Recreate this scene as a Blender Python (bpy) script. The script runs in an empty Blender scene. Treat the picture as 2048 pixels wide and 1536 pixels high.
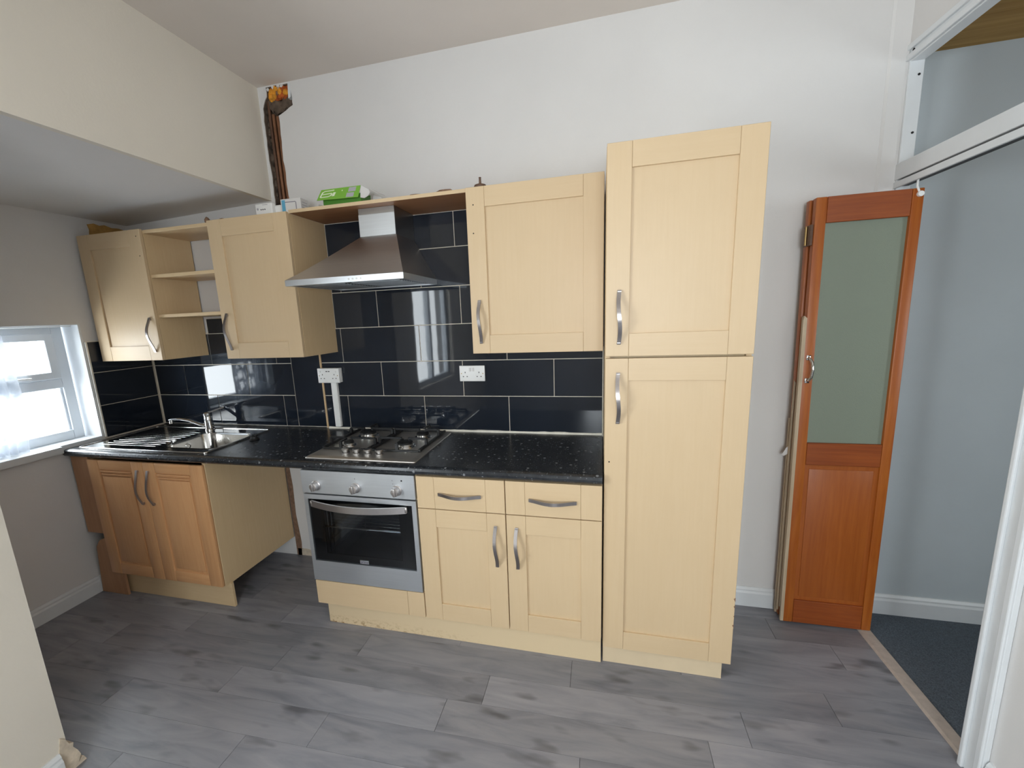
import bpy, bmesh, math, random
from mathutils import Vector, Matrix
from mathutils.geometry import tessellate_polygon
random.seed(7)
S = bpy.context.scene
C = S.collection

# ------------------------------------------------------------------ camera
cam_d = bpy.data.cameras.new('camera'); cam = bpy.data.objects.new('camera', cam_d); C.objects.link(cam)
F_PX, PPX, PPY = 866.0074, -45.1148, 33.2393
yaw, pit, rol = -0.2563, -0.1942, -0.0434
cyw, syw, cp, sp = math.cos(yaw), math.sin(yaw), math.cos(pit), math.sin(pit)
fwd = Vector((syw*cp, cyw*cp, sp)); rgt = Vector((cyw, -syw, 0)); upv = rgt.cross(fwd)
r2 = math.cos(rol)*rgt + math.sin(rol)*upv; u2 = -math.sin(rol)*rgt + math.cos(rol)*upv
m = Matrix.Identity(4)
for i in range(3):
    m[i][0] = r2[i]; m[i][1] = u2[i]; m[i][2] = -fwd[i]
m.translation = Vector((-0.0124, -2.3045, 1.5604))
cam.matrix_world = m
cam_d.sensor_width = 36; cam_d.lens = F_PX/2048*36
cam_d.shift_x = -PPX/2048; cam_d.shift_y = PPY/2048
cam_d.clip_start = 0.02
S.camera = cam

# ------------------------------------------------------------------ world and light
w = bpy.data.worlds.new('overcast'); S.world = w; w.use_nodes = True
bg = w.node_tree.nodes['Background']
bg.inputs[0].default_value = (0.93, 0.97, 1.0, 1); bg.inputs[1].default_value = 2.0

def area(name, loc, rot, sx, sy, power, col, portal=False):
    d = bpy.data.lights.new(name, 'AREA'); d.shape = 'RECTANGLE'; d.size = sx; d.size_y = sy
    d.energy = power; d.color = col
    if portal: d.cycles.is_portal = True
    o = bpy.data.objects.new(name, d); C.objects.link(o); o.location = loc; o.rotation_euler = rot
    return o
H = math.pi/2
# overcast daylight just outside each window opening
SKY = (0.90, 0.955, 1.0); RAD = 13.0
def daylight(name, loc, rot, sx, sy, k=1.0): area(name, loc, rot, sx, sy, RAD*k*math.pi*sx*sy, SKY)
daylight('daylight_alcove', (-3.34, -0.76, 1.27), (0, -H, 0), 0.95, 1.0, 1.15)
daylight('daylight_left', (-2.10, -2.48, 1.45), (0, -H, 0), 1.40, 1.25)
daylight('rear_fill', (0.25, -4.85, 1.6), (H, 0, 0), 1.25, 1.35, 1.5)  # front fill through the unseen rear window
daylight('hall_fill', (3.2, -1.85, 1.55), (0, H, 0), 1.2, .8, .8)  # added behind an unseen window to light the hall

S.view_settings.view_transform = 'Standard'; S.view_settings.look = 'None'
S.view_settings.gamma = 1; S.view_settings.use_curve_mapping = False
S.view_settings.exposure = 0.27
S.cycles.max_bounces = 10; S.cycles.diffuse_bounces = 6; S.cycles.glossy_bounces = 5
S.cycles.transparent_max_bounces = 12
S.cycles.use_denoising = True

# ------------------------------------------------------------------ materials
def lin(c): return tuple(((v/255.)/12.92 if v/255. <= 0.04045 else ((v/255.+0.055)/1.055)**2.4) for v in c)
def newmat(name):
    mt = bpy.data.materials.new(name); mt.use_nodes = True
    nt = mt.node_tree; return mt, nt, nt.nodes['Principled BSDF']
def mixrgb(nt, fac, a, b, mode='MIX'):
    n = nt.nodes.new('ShaderNodeMix'); n.data_type = 'RGBA'; n.blend_type = mode
    for idx, v in ((0, fac), (6, a), (7, b)):
        if isinstance(v, (int, float)): n.inputs[idx].default_value = v
        elif isinstance(v, tuple): n.inputs[idx].default_value = (v[0], v[1], v[2], 1)
        else: nt.links.new(v, n.inputs[idx])
    return n.outputs[2]
def noise(nt, scale, detail=3, rough=.5, vec=None, dist=0):
    n = nt.nodes.new('ShaderNodeTexNoise'); n.inputs['Scale'].default_value = scale
    n.inputs['Detail'].default_value = detail; n.inputs['Roughness'].default_value = rough
    n.inputs['Distortion'].default_value = dist
    if vec is not None: nt.links.new(vec, n.inputs['Vector'])
    return n.outputs['Fac']
def coords(nt, scale=(1, 1, 1), rand=False):
    t = nt.nodes.new('ShaderNodeTexCoord'); mp = nt.nodes.new('ShaderNodeMapping')
    mp.inputs['Scale'].default_value = scale
    nt.links.new(t.outputs['Object'], mp.inputs['Vector'])
    out = mp.outputs[0]
    if rand:
        oi = nt.nodes.new('ShaderNodeObjectInfo'); mu = nt.nodes.new('ShaderNodeMath'); mu.operation = 'MULTIPLY'
        nt.links.new(oi.outputs['Random'], mu.inputs[0]); mu.inputs[1].default_value = 57.
        ad = nt.nodes.new('ShaderNodeVectorMath'); ad.operation = 'ADD'
        nt.links.new(out, ad.inputs[0]); nt.links.new(mu.outputs[0], ad.inputs[1]); out = ad.outputs[0]
    return out
def ramp(nt, fac, stops):
    n = nt.nodes.new('ShaderNodeValToRGB'); e = n.color_ramp.elements
    while len(e) < len(stops): e.new(0.5)
    for i, (p, c) in enumerate(stops):
        e[i].position = p; e[i].color = (c[0], c[1], c[2], 1)
    nt.links.new(fac, n.inputs[0]); return n.outputs[0]
def bump(nt, b, fac, strength, dist=0.01):
    n = nt.nodes.new('ShaderNodeBump'); n.inputs['Strength'].default_value = strength
    n.inputs['Distance'].default_value = dist
    nt.links.new(fac, n.inputs['Height']); nt.links.new(n.outputs[0], b.inputs['Normal'])

def plain(name, col, rough=.5, metal=0, spec=.5, nz=0, nscale=8, bmp=0, bscale=60):
    mt, nt, b = newmat(name); c = lin(col)
    b.inputs['Roughness'].default_value = rough; b.inputs['Metallic'].default_value = metal
    b.inputs['Specular IOR Level'].default_value = spec
    v = coords(nt)
    f = noise(nt, nscale, 4, .55, v)
    k = nz or .04
    nt.links.new(ramp(nt, f, [(.3, tuple(x*(1-k) for x in c)), (.7, tuple(min(1, x*(1+k)) for x in c))]), b.inputs['Base Color'])
    if bmp: bump(nt, b, noise(nt, bscale, 4, .6, v), bmp, .004)
    return mt
def wood(name, col, dark, axis='z', rough=.42, fine=1.0, contrast=1.0, blotch=.35):
    mt, nt, b = newmat(name)
    st = {'z': (26, 26, 1.3), 'x': (1.3, 26, 26), 'y': (26, 1.3, 26)}[axis]
    v = coords(nt, tuple(s*fine for s in st), rand=True)
    f = noise(nt, 3.2, 6, .62, v, .4)
    base = ramp(nt, f, [(.5-.22/contrast, lin(dark)), (.5+.18/contrast, lin(col))])
    v2 = coords(nt, (1.5, 1.5, 1.0), rand=True)
    f2 = noise(nt, 3.0, 3, .5, v2)
    k = nt.nodes.new('ShaderNodeMath'); k.operation = 'MULTIPLY'; nt.links.new(f2, k.inputs[0]); k.inputs[1].default_value = blotch
    out = mixrgb(nt, k.outputs[0], base, tuple(x*.82 for x in lin(dark)))
    nt.links.new(out, b.inputs['Base Color'])
    b.inputs['Roughness'].default_value = rough
    bump(nt, b, f, .05, .002)
    return mt

MAPLE, MAPLE_D = (209, 184, 148), (206, 180, 143)
M = {}
M['maple_v'] = wood('maple_upright', MAPLE, MAPLE_D, 'z')
M['maple_h'] = wood('maple_level', MAPLE, MAPLE_D, 'x')
M['carcass'] = wood('maple_carcass', (214, 188, 148), (208, 180, 139), 'z', .45)
M['carcass_h'] = wood('maple_carcass_level', (214, 188, 148), (208, 180, 139), 'x', .45)
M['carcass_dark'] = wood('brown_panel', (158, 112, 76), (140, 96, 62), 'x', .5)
M['beech_v'] = wood('beech_upright', (216, 166, 118), (205, 152, 104), 'z', .38)
M['beech_h'] = wood('beech_level', (216, 166, 118), (205, 152, 104), 'x', .38)
M['beech_old'] = wood('beech_stained', (190, 146, 110), (170, 124, 90), 'z', .6, 1, 1, .6)
M['pine_v'] = wood('stained_pine_upright', (176, 100, 34), (150, 74, 20), 'z', .4, .8, 1.2, .5)
M['pine_h'] = wood('stained_pine_level', (156, 80, 30), (130, 60, 20), 'x', .4, .8, 1.2, .5)
M['pine_panel'] = wood('stained_pine_panel', (168, 92, 34), (150, 76, 24), 'z', .4, .8, 1.2, .5)
M['raw_edge'] = wood('worn_cream_edge', (205, 190, 165), (160, 136, 108), 'z', .7, .6, .8, .5)
M['wall'] = plain('white_wall_paint', (213, 211, 209), .75, nz=.025, nscale=2.5, bmp=.12, bscale=90)
M['wall_warm'] = plain('warm_lit_wall_paint', (218, 211, 198), .75, nz=.025, nscale=2.5, bmp=.12, bscale=90)  # warm tone put into the left wall's colour in place of warm light
M['ceiling'] = plain('ceiling_paint', (220, 212, 204), .85, nz=.03, nscale=2)
M['wall_hall'] = plain('pale_blue_grey_paint', (188, 196, 200), .7, nz=.04, nscale=2.5, bmp=.1)
M['hall_ceiling'] = wood('ochre_lit_ceiling', (176, 140, 80), (146, 110, 52), 'x', .8, .4)  # warm brown light on the hall ceiling put into its colour
M['gloss_white'] = plain('white_gloss_paint', (216, 219, 221), .32, nz=.03, nscale=9)
M['upvc'] = plain('white_plastic_frame', (222, 228, 234), .3, nz=.015)
M['plaster'] = plain('rough_plaster', (204, 190, 170), .95, nz=.25, nscale=22, bmp=.8, bscale=40)
M['mortar'] = plain('dark_mortar', (88, 74, 62), .95, nz=.45, nscale=26, bmp=1, bscale=50)
M['maple_pale'] = plain('pale_plinth', (212, 192, 160), .5)
M['mastic'] = plain('white_sealant', (226, 222, 210), .45, nz=.1, nscale=30)
M['grout'] = plain('cream_grout', (222, 212, 196), .85, nz=.08, nscale=25)
M['grout_brown'] = plain('stained_grout', (206, 176, 136), .85, nz=.12, nscale=25)
M['white_plastic'] = plain('white_plastic', (232, 232, 230), .35, nz=.01)
M['black_hole'] = plain('black_slot', (14, 14, 14), .7)
M['black_iron'] = plain('black_enamel', (26, 27, 29), .42, nz=.1)
M['seam'] = plain('dark_seam', (72, 72, 77), .8)
M['rubber'] = plain('black_rubber', (16, 17, 19), .5)
M['copper'] = plain('painted_copper', (128, 88, 62), .45, .45, nz=.2, nscale=14)
M['foam'] = plain('orange_foam', (214, 146, 44), .9, nz=.35, nscale=34, bmp=.9, bscale=60)
M['foam_rust'] = plain('rust_foam', (172, 84, 30), .9, nz=.35, nscale=34, bmp=.9, bscale=60)
M['rubble'] = plain('brown_rubble', (128, 100, 80), .95, nz=.3, nscale=40, bmp=.8)
M['ochre'] = plain('bare_ochre_plaster', (190, 148, 84), .95, nz=.3, nscale=18, bmp=.8, bscale=40)
M['green_card'] = plain('green_card', (122, 178, 62), .5, nz=.03)
M['green_dark'] = plain('deep_green_card', (78, 138, 44), .5, nz=.05)
M['card_white'] = plain('white_card', (216, 214, 212), .6, nz=.02)
M['card_grey'] = plain('grey_print', (172, 170, 176), .6, nz=.04)
M['card_blue'] = plain('blue_print', (96, 168, 200), .5, nz=.1)
M['print_dark'] = plain('dark_print', (104, 100, 116), .6)
M['logo_white'] = plain('white_print', (225, 235, 205), .5)
M['inner_oven'] = plain('oven_enamel', (96, 102, 110), .4)
M['silver_text'] = plain('silver_print', (190, 192, 194), .4)

def brushed(name, col, rough=.3, axis='x', aniso=.5):
    mt, nt, b = newmat(name); c = lin(col)
    sc = (2, 160, 160) if axis == 'x' else (160, 160, 2)
    v = coords(nt, sc); f = noise(nt, 2.0, 4, .6, v)
    nt.links.new(ramp(nt, f, [(.25, tuple(x*.9 for x in c)), (.75, c)]), b.inputs['Base Color'])
    b.inputs['Metallic'].default_value = 1
    v2 = coords(nt); f2 = noise(nt, 6, 3, .5, v2)
    mr = nt.nodes.new('ShaderNodeMapRange'); mr.inputs[3].default_value = rough*.8; mr.inputs[4].default_value = rough*1.25
    nt.links.new(f2, mr.inputs[0]); nt.links.new(mr.outputs[0], b.inputs['Roughness'])
    bump(nt, b, f, .03, .001)
    return mt
M['steel'] = brushed('brushed_steel', (176, 174, 172), .30)
M['steel_soft'] = brushed('soft_brushed_steel', (214, 218, 222), .46)
M['steel_hood'] = brushed('hood_steel', (200, 196, 194), .36)
M['steel_hob'] = brushed('hob_steel', (220, 216, 210), .42)
M['steel_light'] = brushed('film_covered_steel', (214, 218, 222), .42)
M['steel_sink'] = brushed('sink_steel', (196, 194, 190), .13)
M['handle'] = brushed('satin_nickel', (172, 166, 164), .3, 'z')
M['nickel_h'] = brushed('satin_nickel_level', (190, 185, 183), .36)
M['chrome'] = plain('chrome', (205, 205, 205), .1, 1, nz=.01)
M['brass'] = plain('aged_brass', (176, 150, 104), .35, 1, nz=.1)
M['filter'] = brushed('filter_mesh_metal', (150, 154, 158), .45)

# glossy near-black tile
mt, nt, b = newmat('black_glazed_tile'); M['tile'] = mt
v = coords(nt, rand=True)
f = noise(nt, 2.2, 2, .5, v)
nt.links.new(ramp(nt, f, [(.3, (.009, .0125, .019)), (.7, (.014, .019, .029))]), b.inputs['Base Color'])
b.inputs['Roughness'].default_value = .035
bump(nt, b, noise(nt, 5, 2, .5, v), .02, .01)

# speckled black laminate
mt, nt, b = newmat('speckled_black_laminate'); M['worktop'] = mt
v = coords(nt)
vo = nt.nodes.new('ShaderNodeTexVoronoi'); vo.inputs['Scale'].default_value = 34; nt.links.new(v, vo.inputs['Vector'])
vo2 = nt.nodes.new('ShaderNodeTexVoronoi'); vo2.inputs['Scale'].default_value = 95; nt.links.new(v, vo2.inputs['Vector'])
def chips(node, size, keep):
    sx = nt.nodes.new('ShaderNodeSeparateColor'); nt.links.new(node.outputs['Color'], sx.inputs[0])
    a = nt.nodes.new('ShaderNodeMath'); a.operation = 'LESS_THAN'; nt.links.new(node.outputs['Distance'], a.inputs[0]); a.inputs[1].default_value = size
    c2 = nt.nodes.new('ShaderNodeMath'); c2.operation = 'LESS_THAN'; nt.links.new(sx.outputs[0], c2.inputs[0]); c2.inputs[1].default_value = keep
    p = nt.nodes.new('ShaderNodeMath'); p.operation = 'MULTIPLY'; nt.links.new(a.outputs[0], p.inputs[0]); nt.links.new(c2.outputs[0], p.inputs[1])
    return p.outputs[0]
base = ramp(nt, noise(nt, 30, 5, .7, v), [(.35, (.012, .014, .017)), (.7, (.03, .034, .04))])
c1 = mixrgb(nt, chips(vo2, .24, .35), base, (.10, .11, .12))
c2 = mixrgb(nt, chips(vo, .2, .4), c1, (.2, .21, .22))
nt.links.new(c2, b.inputs['Base Color']); b.inputs['Roughness'].default_value = .24

# grey oak vinyl planks
mt, nt, b = newmat('grey_oak_plank'); M['plank'] = mt
oi = nt.nodes.new('ShaderNodeObjectInfo')
v = coords(nt, (1.3, 8, 1), rand=True)
f = noise(nt, 2.0, 6, .58, v, .8)
grain = ramp(nt, f, [(.25, lin((112, 113, 121))), (.5, lin((136, 136, 142))), (.78, lin((154, 152, 156)))])
vk = coords(nt, (2.4, 7.5, 1), rand=True)
vor = nt.nodes.new('ShaderNodeTexNoise'); vor.inputs['Scale'].default_value = 1.9; vor.inputs['Detail'].default_value = 2; nt.links.new(vk, vor.inputs['Vector'])
knot = ramp(nt, vor.outputs['Fac'], [(.60, (0, 0, 0)), (.74, (1, 1, 1))])
kk = nt.nodes.new('ShaderNodeMath'); kk.operation = 'MULTIPLY'; nt.links.new(knot, kk.inputs[0]); kk.inputs[1].default_value = .6
g2 = mixrgb(nt, kk.outputs[0], grain, lin((62, 61, 64)))
br = nt.nodes.new('ShaderNodeMapRange'); br.inputs[3].default_value = .84; br.inputs[4].default_value = 1.06
nt.links.new(oi.outputs['Random'], br.inputs[0])
g3 = mixrgb(nt, 1.0, g2, br.outputs[0], 'MULTIPLY')
nt.links.new(g3, b.inputs['Base Color']); b.inputs['Roughness'].default_value = .36
bump(nt, b, f, .12, .002)

# carpet
mt, nt, b = newmat('dark_grey_carpet'); M['carpet'] = mt
v = coords(nt); f = noise(nt, 220, 3, .7, v)
nt.links.new(ramp(nt, f, [(.3, lin((70, 79, 88))), (.75, lin((120, 132, 144)))]), b.inputs['Base Color'])
b.inputs['Roughness'].default_value = 1; bump(nt, b, f, 1, .01)

# scuffed plinth board
mt, nt, b = newmat('scuffed_plinth_board'); M['plinth'] = mt
t = nt.nodes.new('ShaderNodeTexCoord'); sep = nt.nodes.new('ShaderNodeSeparateXYZ'); nt.links.new(t.outputs['Object'], sep.inputs[0])
f = noise(nt, 42, 5, .7, coords(nt, (1, 1, 1.6)))
z = nt.nodes.new('ShaderNodeMapRange'); z.inputs[1].default_value = .0; z.inputs[2].default_value = .055; z.inputs[3].default_value = 1; z.inputs[4].default_value = 0
nt.links.new(sep.outputs[2], z.inputs[0])
x_ = nt.nodes.new('ShaderNodeMapRange'); x_.inputs[1].default_value = .05; x_.inputs[2].default_value = .95; x_.inputs[3].default_value = 1; x_.inputs[4].default_value = .0
nt.links.new(sep.outputs[0], x_.inputs[0])
a1 = nt.nodes.new('ShaderNodeMath'); a1.operation = 'MULTIPLY'; nt.links.new(z.outputs[0], a1.inputs[0]); nt.links.new(x_.outputs[0], a1.inputs[1])
s1 = ramp(nt, f, [(.5, (0, 0, 0)), (.62, (1, 1, 1))])
a2 = nt.nodes.new('ShaderNodeMath'); a2.operation = 'MULTIPLY'; nt.links.new(s1, a2.inputs[0]); nt.links.new(a1.outputs[0], a2.inputs[1])
nt.links.new(mixrgb(nt, a2.outputs[0], lin((214, 192, 156)), lin((140, 104, 58))), b.inputs['Base Color']); b.inputs['Roughness'].default_value = .5

def glass(name, tint, gloss=.08, rough=.02):
    mt = bpy.data.materials.new(name); mt.use_nodes = True; nt = mt.node_tree; nt.nodes.clear()
    o = nt.nodes.new('ShaderNodeOutputMaterial'); tr = nt.nodes.new('ShaderNodeBsdfTransparent'); tr.inputs[0].default_value = (*tint, 1)
    gl = nt.nodes.new('ShaderNodeBsdfGlossy'); gl.inputs['Roughness'].default_value = rough
    fr = nt.nodes.new('ShaderNodeFresnel'); ge = nt.nodes.new('ShaderNodeNewGeometry'); mi = nt.nodes.new('ShaderNodeMapRange')
    mi.inputs[3].default_value = 1.5; mi.inputs[4].default_value = 1/1.5          # thin sheet: same Fresnel from both faces
    nt.links.new(ge.outputs['Backfacing'], mi.inputs[0]); nt.links.new(mi.outputs[0], fr.inputs[0])
    mx = nt.nodes.new('ShaderNodeMixShader'); nt.links.new(fr.outputs[0], mx.inputs[0])
    nt.links.new(tr.outputs[0], mx.inputs[1]); nt.links.new(gl.outputs[0], mx.inputs[2]); nt.links.new(mx.outputs[0], o.inputs[0])
    return mt
M['glass'] = glass('clear_window_glass', (.97, .98, .98))
M['oven_glass'] = glass('smoked_oven_glass', (.6, .62, .64))
mt, nt, b = newmat('frosted_glass'); M['frosted'] = mt
b.inputs['Base Color'].default_value = (*lin((146, 156, 138)), 1); b.inputs['Transmission Weight'].default_value = .35
b.inputs['Roughness'].default_value = .55
bump(nt, b, noise(nt, 260, 2, .5, coords(nt)), .3, .002)
# lace
mt = bpy.data.materials.new('white_lace'); mt.use_nodes = True; nt = mt.node_tree; nt.nodes.clear(); M['lace'] = mt
o = nt.nodes.new('ShaderNodeOutputMaterial'); tr = nt.nodes.new('ShaderNodeBsdfTransparent')
df = nt.nodes.new('ShaderNodeBsdfDiffuse'); df.inputs[0].default_value = (.66, .70, .76, 1)
tl = nt.nodes.new('ShaderNodeBsdfTranslucent'); tl.inputs[0].default_value = (.30, .32, .35, 1)
m1 = nt.nodes.new('ShaderNodeMixShader'); m1.inputs[0].default_value = .5; nt.links.new(df.outputs[0], m1.inputs[1]); nt.links.new(tl.outputs[0], m1.inputs[2])
v = coords(nt, (14, 14, 9)); wv = nt.nodes.new('ShaderNodeTexVoronoi'); wv.feature = 'DISTANCE_TO_EDGE'; wv.inputs['Scale'].default_value = 1.0; nt.links.new(v, wv.inputs['Vector'])
rf = ramp(nt, wv.outputs['Distance'], [(.04, (1, 1, 1)), (.18, (.72, .72, .72))])
m2 = nt.nodes.new('ShaderNodeMixShader'); nt.links.new(rf, m2.inputs[0]); nt.links.new(tr.outputs[0], m2.inputs[1]); nt.links.new(m1.outputs[0], m2.inputs[2]); nt.links.new(m2.outputs[0], o.inputs[0])

# ------------------------------------------------------------------ mesh helpers
class MB:
    def __init__(s): s.bm = bmesh.new()
    def box(s, x0, x1, y0, y1, z0, z1, bev=0, seg=1):
        r = bmesh.ops.create_cube(s.bm, size=1)
        for v in r['verts']:
            v.co = Vector((x0 if v.co.x < 0 else x1, y0 if v.co.y < 0 else y1, z0 if v.co.z < 0 else z1))
        if bev:
            es = list({e for v in r['verts'] for e in v.link_edges})
            bmesh.ops.bevel(s.bm, geom=es, offset=bev, segments=seg, profile=.5, affect='EDGES')
        return s
    def prism(s, pts, axis, a, b_, holes=()):
        """polygon in the plane normal to axis (other two axes in order), extruded from a to b_"""
        loops = [list(pts)] + [list(h) for h in holes]
        def P(u, v, t):
            return Vector({'x': (t, u, v), 'y': (u, t, v), 'z': (u, v, t)}[axis])
        flat = [p for l in loops for p in l]
        tri = tessellate_polygon([[Vector((p[0], p[1], 0)) for p in l] for l in loops])
        A = [s.bm.verts.new(P(p[0], p[1], a)) for p in flat]; B = [s.bm.verts.new(P(p[0], p[1], b_)) for p in flat]
        for t in tri:
            try: s.bm.faces.new([A[i] for i in t])
            except ValueError: pass
            try: s.bm.faces.new([B[i] for i in reversed(t)])
            except ValueError: pass
        k = 0
        for l in loops:
            n = len(l)
            for i in range(n):
                j = (i+1) % n
                s.bm.faces.new((A[k+i], A[k+j], B[k+j], B[k+i]))
            k += n
        bmesh.ops.recalc_face_normals(s.bm, faces=s.bm.faces)
        return s
    def grid(s, rows, close_u=False, caps=False):
        V = [[s.bm.verts.new(p) for p in r] for r in rows]
        for i in range(len(V)-1):
            n = len(V[i])
            for j in range(n if close_u else n-1):
                s.bm.faces.new((V[i][j], V[i][(j+1) % n], V[i+1][(j+1) % n], V[i+1][j]))
        if caps:
            s.bm.faces.new(list(reversed(V[0]))); s.bm.faces.new(V[-1])
        bmesh.ops.recalc_face_normals(s.bm, faces=s.bm.faces)
        return s
    def tube(s, pts, r, n=10, radii=None, sx=1, sy=1):
        pts = [Vector(p) for p in pts]; rows = []
        prev = None
        for i, p in enumerate(pts):
            d = (pts[min(i+1, len(pts)-1)]-pts[max(i-1, 0)]).normalized()
            if prev is None:
                a = Vector((0, 0, 1)) if abs(d.z) < .9 else Vector((1, 0, 0))
                u = d.cross(a).normalized()
            else:
                u = (prev-d*prev.dot(d)).normalized()
            prev = u; v = d.cross(u); rr = radii[i] if radii else r
            rows.append([p+rr*(math.cos(2*math.pi*k/n)*u*sx+math.sin(2*math.pi*k/n)*v*sy) for k in range(n)])
        return s.grid(rows, True, True)
    def lathe(s, prof, c, axis='z', n=24):
        rows = []
        for r, t in prof:
            row = []
            for k in range(n):
                a = 2*math.pi*k/n; u, v = r*math.cos(a), r*math.sin(a)
                row.append(Vector(c)+Vector({'z': (u, v, t), 'y': (u, t, v), 'x': (t, u, v)}[axis]))
            rows.append(row)
        return s.grid(rows, True, True)
    def strap(s, pts, w, t, wdir):
        """flat bar along pts, width w along wdir, thickness t"""
        pts = [Vector(p) for p in pts]; wd = Vector(wdir).normalized(); rows = []
        for i, p in enumerate(pts):
            d = (pts[min(i+1, len(pts)-1)]-pts[max(i-1, 0)]).normalized()
            nrm = d.cross(wd).normalized()
            rows.append([p+wd*w/2+nrm*t/2, p-wd*w/2+nrm*t/2, p-wd*w/2-nrm*t/2, p+wd*w/2-nrm*t/2])
        return s.grid(rows, True, True)

def tag(o, label=None, cat=None, group=None, kind=None):
    if label: o['label'] = label
    if cat: o['category'] = cat
    if group: o['group'] = group
    if kind: o['kind'] = kind
    return o
ORG = {}
def thing(name, loc, label, cat, group=None, kind=None):
    o = bpy.data.objects.new(name, None); o.empty_display_size = .05; C.objects.link(o); o.location = loc
    ORG[o.name] = Vector(loc)
    return tag(o, label, cat, group, kind)
def obj(name, mb, mat, parent=None, smooth=None, org=None, fn=None, label=None):
    """link a mesh built in world coordinates; its origin is its parent's (or org)"""
    bm = mb.bm
    if fn:
        for v in bm.verts: v.co = fn(v.co)
    o0 = ORG[parent.name] if parent is not None and parent.name in ORG else Vector((0, 0, 0))
    og = Vector(org) if org is not None else o0
    for v in bm.verts: v.co -= og
    me = bpy.data.meshes.new(name); bm.to_mesh(me); bm.free()
    mats = mat if isinstance(mat, (list, tuple)) else [mat]
    for q in mats: me.materials.append(M[q])
    if smooth:
        me.polygons.foreach_set('use_smooth', [True]*len(me.polygons))
        me.set_sharp_from_angle(angle=math.radians(smooth))
    o = bpy.data.objects.new(name, me); C.objects.link(o)
    if parent is not None: o.parent = parent
    o.location = og-o0
    ORG[o.name] = og
    if label: o['label'] = label
    return o
def struct(name, mb, mat, **k):
    return tag(obj(name, mb, mat, **k), kind='structure')

# ================================================================== SETTING
XL, XLL, XR, YP = -1.869, -2.989, 1.196, -1.44
ZC, ZB0, ZB1 = 2.851, 2.265, 2.225
YREAR = -4.6
lean = lambda co: Vector((co.x-.015*co.z, co.y, co.z))       # the right partition leans slightly

# back wall with the chased-out pipe slot
def jag(a, b_, n, amp):
    out = []
    for i in range(1, n):
        t = i/n; out.append((a[0]+(b_[0]-a[0])*t+random.uniform(-amp, amp), a[1]+(b_[1]-a[1])*t+random.uniform(-amp*.5, amp*.5)))
    return out
ch = [(-1.842, 2.06), (-1.850, 2.45), (-1.852, 2.62), (-1.848, 2.745), (-1.828, 2.785), (-1.815, 2.80), (-1.815, 2.845),
      (-1.662, 2.845), (-1.654, 2.77), (-1.655, 2.735), (-1.70, 2.715), (-1.752, 2.695), (-1.757, 2.5), (-1.748, 2.25), (-1.744, 2.06)]
chase = []
for i, p in enumerate(ch):
    q = ch[(i+1) % len(ch)]
    chase.append(p)
    L = math.hypot(p[0]-q[0], p[1]-q[1])
    chase += jag(p, q, max(2, int(L/.03)), .0035)
wb = MB().prism([(-3.2, -.05), (1.195, -.05), (1.16, 2.86), (-3.2, 2.86)], 'y', 0, .12, [chase])
back = struct('wall_back', wb, 'wall')
def inset(poly, d):
    n = len(poly); out = []
    for i in range(n):
        a, b_ = Vector(poly[i-1]), Vector(poly[(i+1) % n]); e = (b_-a).normalized()
        nn = Vector((e.y, -e.x)); out.append((poly[i][0]+nn.x*d, poly[i][1]+nn.y*d))
    return out
obj('chase_lining', MB().prism(inset(chase, -.0005), 'y', .004, .05, [inset(chase, .0035)]), 'mortar', back)
obj('chase_lining', MB().box(-1.90, -1.60, .045, .06, 2.0, 2.86), 'mortar', back)
# lumpy mortar in the slot
def lump(c, r, seed, sq=(1, 1, 1), sub=2, amp=.35):
    mb = MB(); rnd = random.Random(seed)
    bmesh.ops.create_icosphere(mb.bm, subdivisions=sub, radius=1)
    for v in mb.bm.verts:
        k = 1+rnd.uniform(-amp, amp)
        v.co = Vector((c[0]+v.co.x*r*sq[0]*k, c[1]+v.co.y*r*sq[1]*k, c[2]+v.co.z*r*sq[2]*k))
    return mb
obj('mortar_lump', lump((-1.755, .035, 2.755), .05, 3, (1.0, .5, .75)), 'mortar', back)
obj('mortar_lump', lump((-1.70, .035, 2.765), .035, 4, (1.1, .6, 1)), 'mortar', back)
obj('mortar_lump', lump((-1.81, .035, 2.765), .026, 5, (1.0, .6, 1.2)), 'mortar', back)
obj('mortar_lump', lump((-1.682, .03, 2.75), .026, 6, (1.0, .5, 1)), 'mortar', back)
mb = MB()
rnd = random.Random(5)
for i in range(34):
    zz = rnd.uniform(2.1, 2.74); side = rnd.random() < .8
    x0 = -1.842 if side else -1.757
    l = lump((x0+rnd.uniform(-.004, .008), .025, zz), rnd.uniform(.007, .014), i, (1, 1, 1.8), 1)
    me_ = bpy.data.meshes.new('t'); l.bm.to_mesh(me_); l.bm.free(); mb.bm.from_mesh(me_); bpy.data.meshes.remove(me_)
tag(obj('mortar_crumbs', mb, 'mortar', back), kind='stuff')
k = 0
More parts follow.
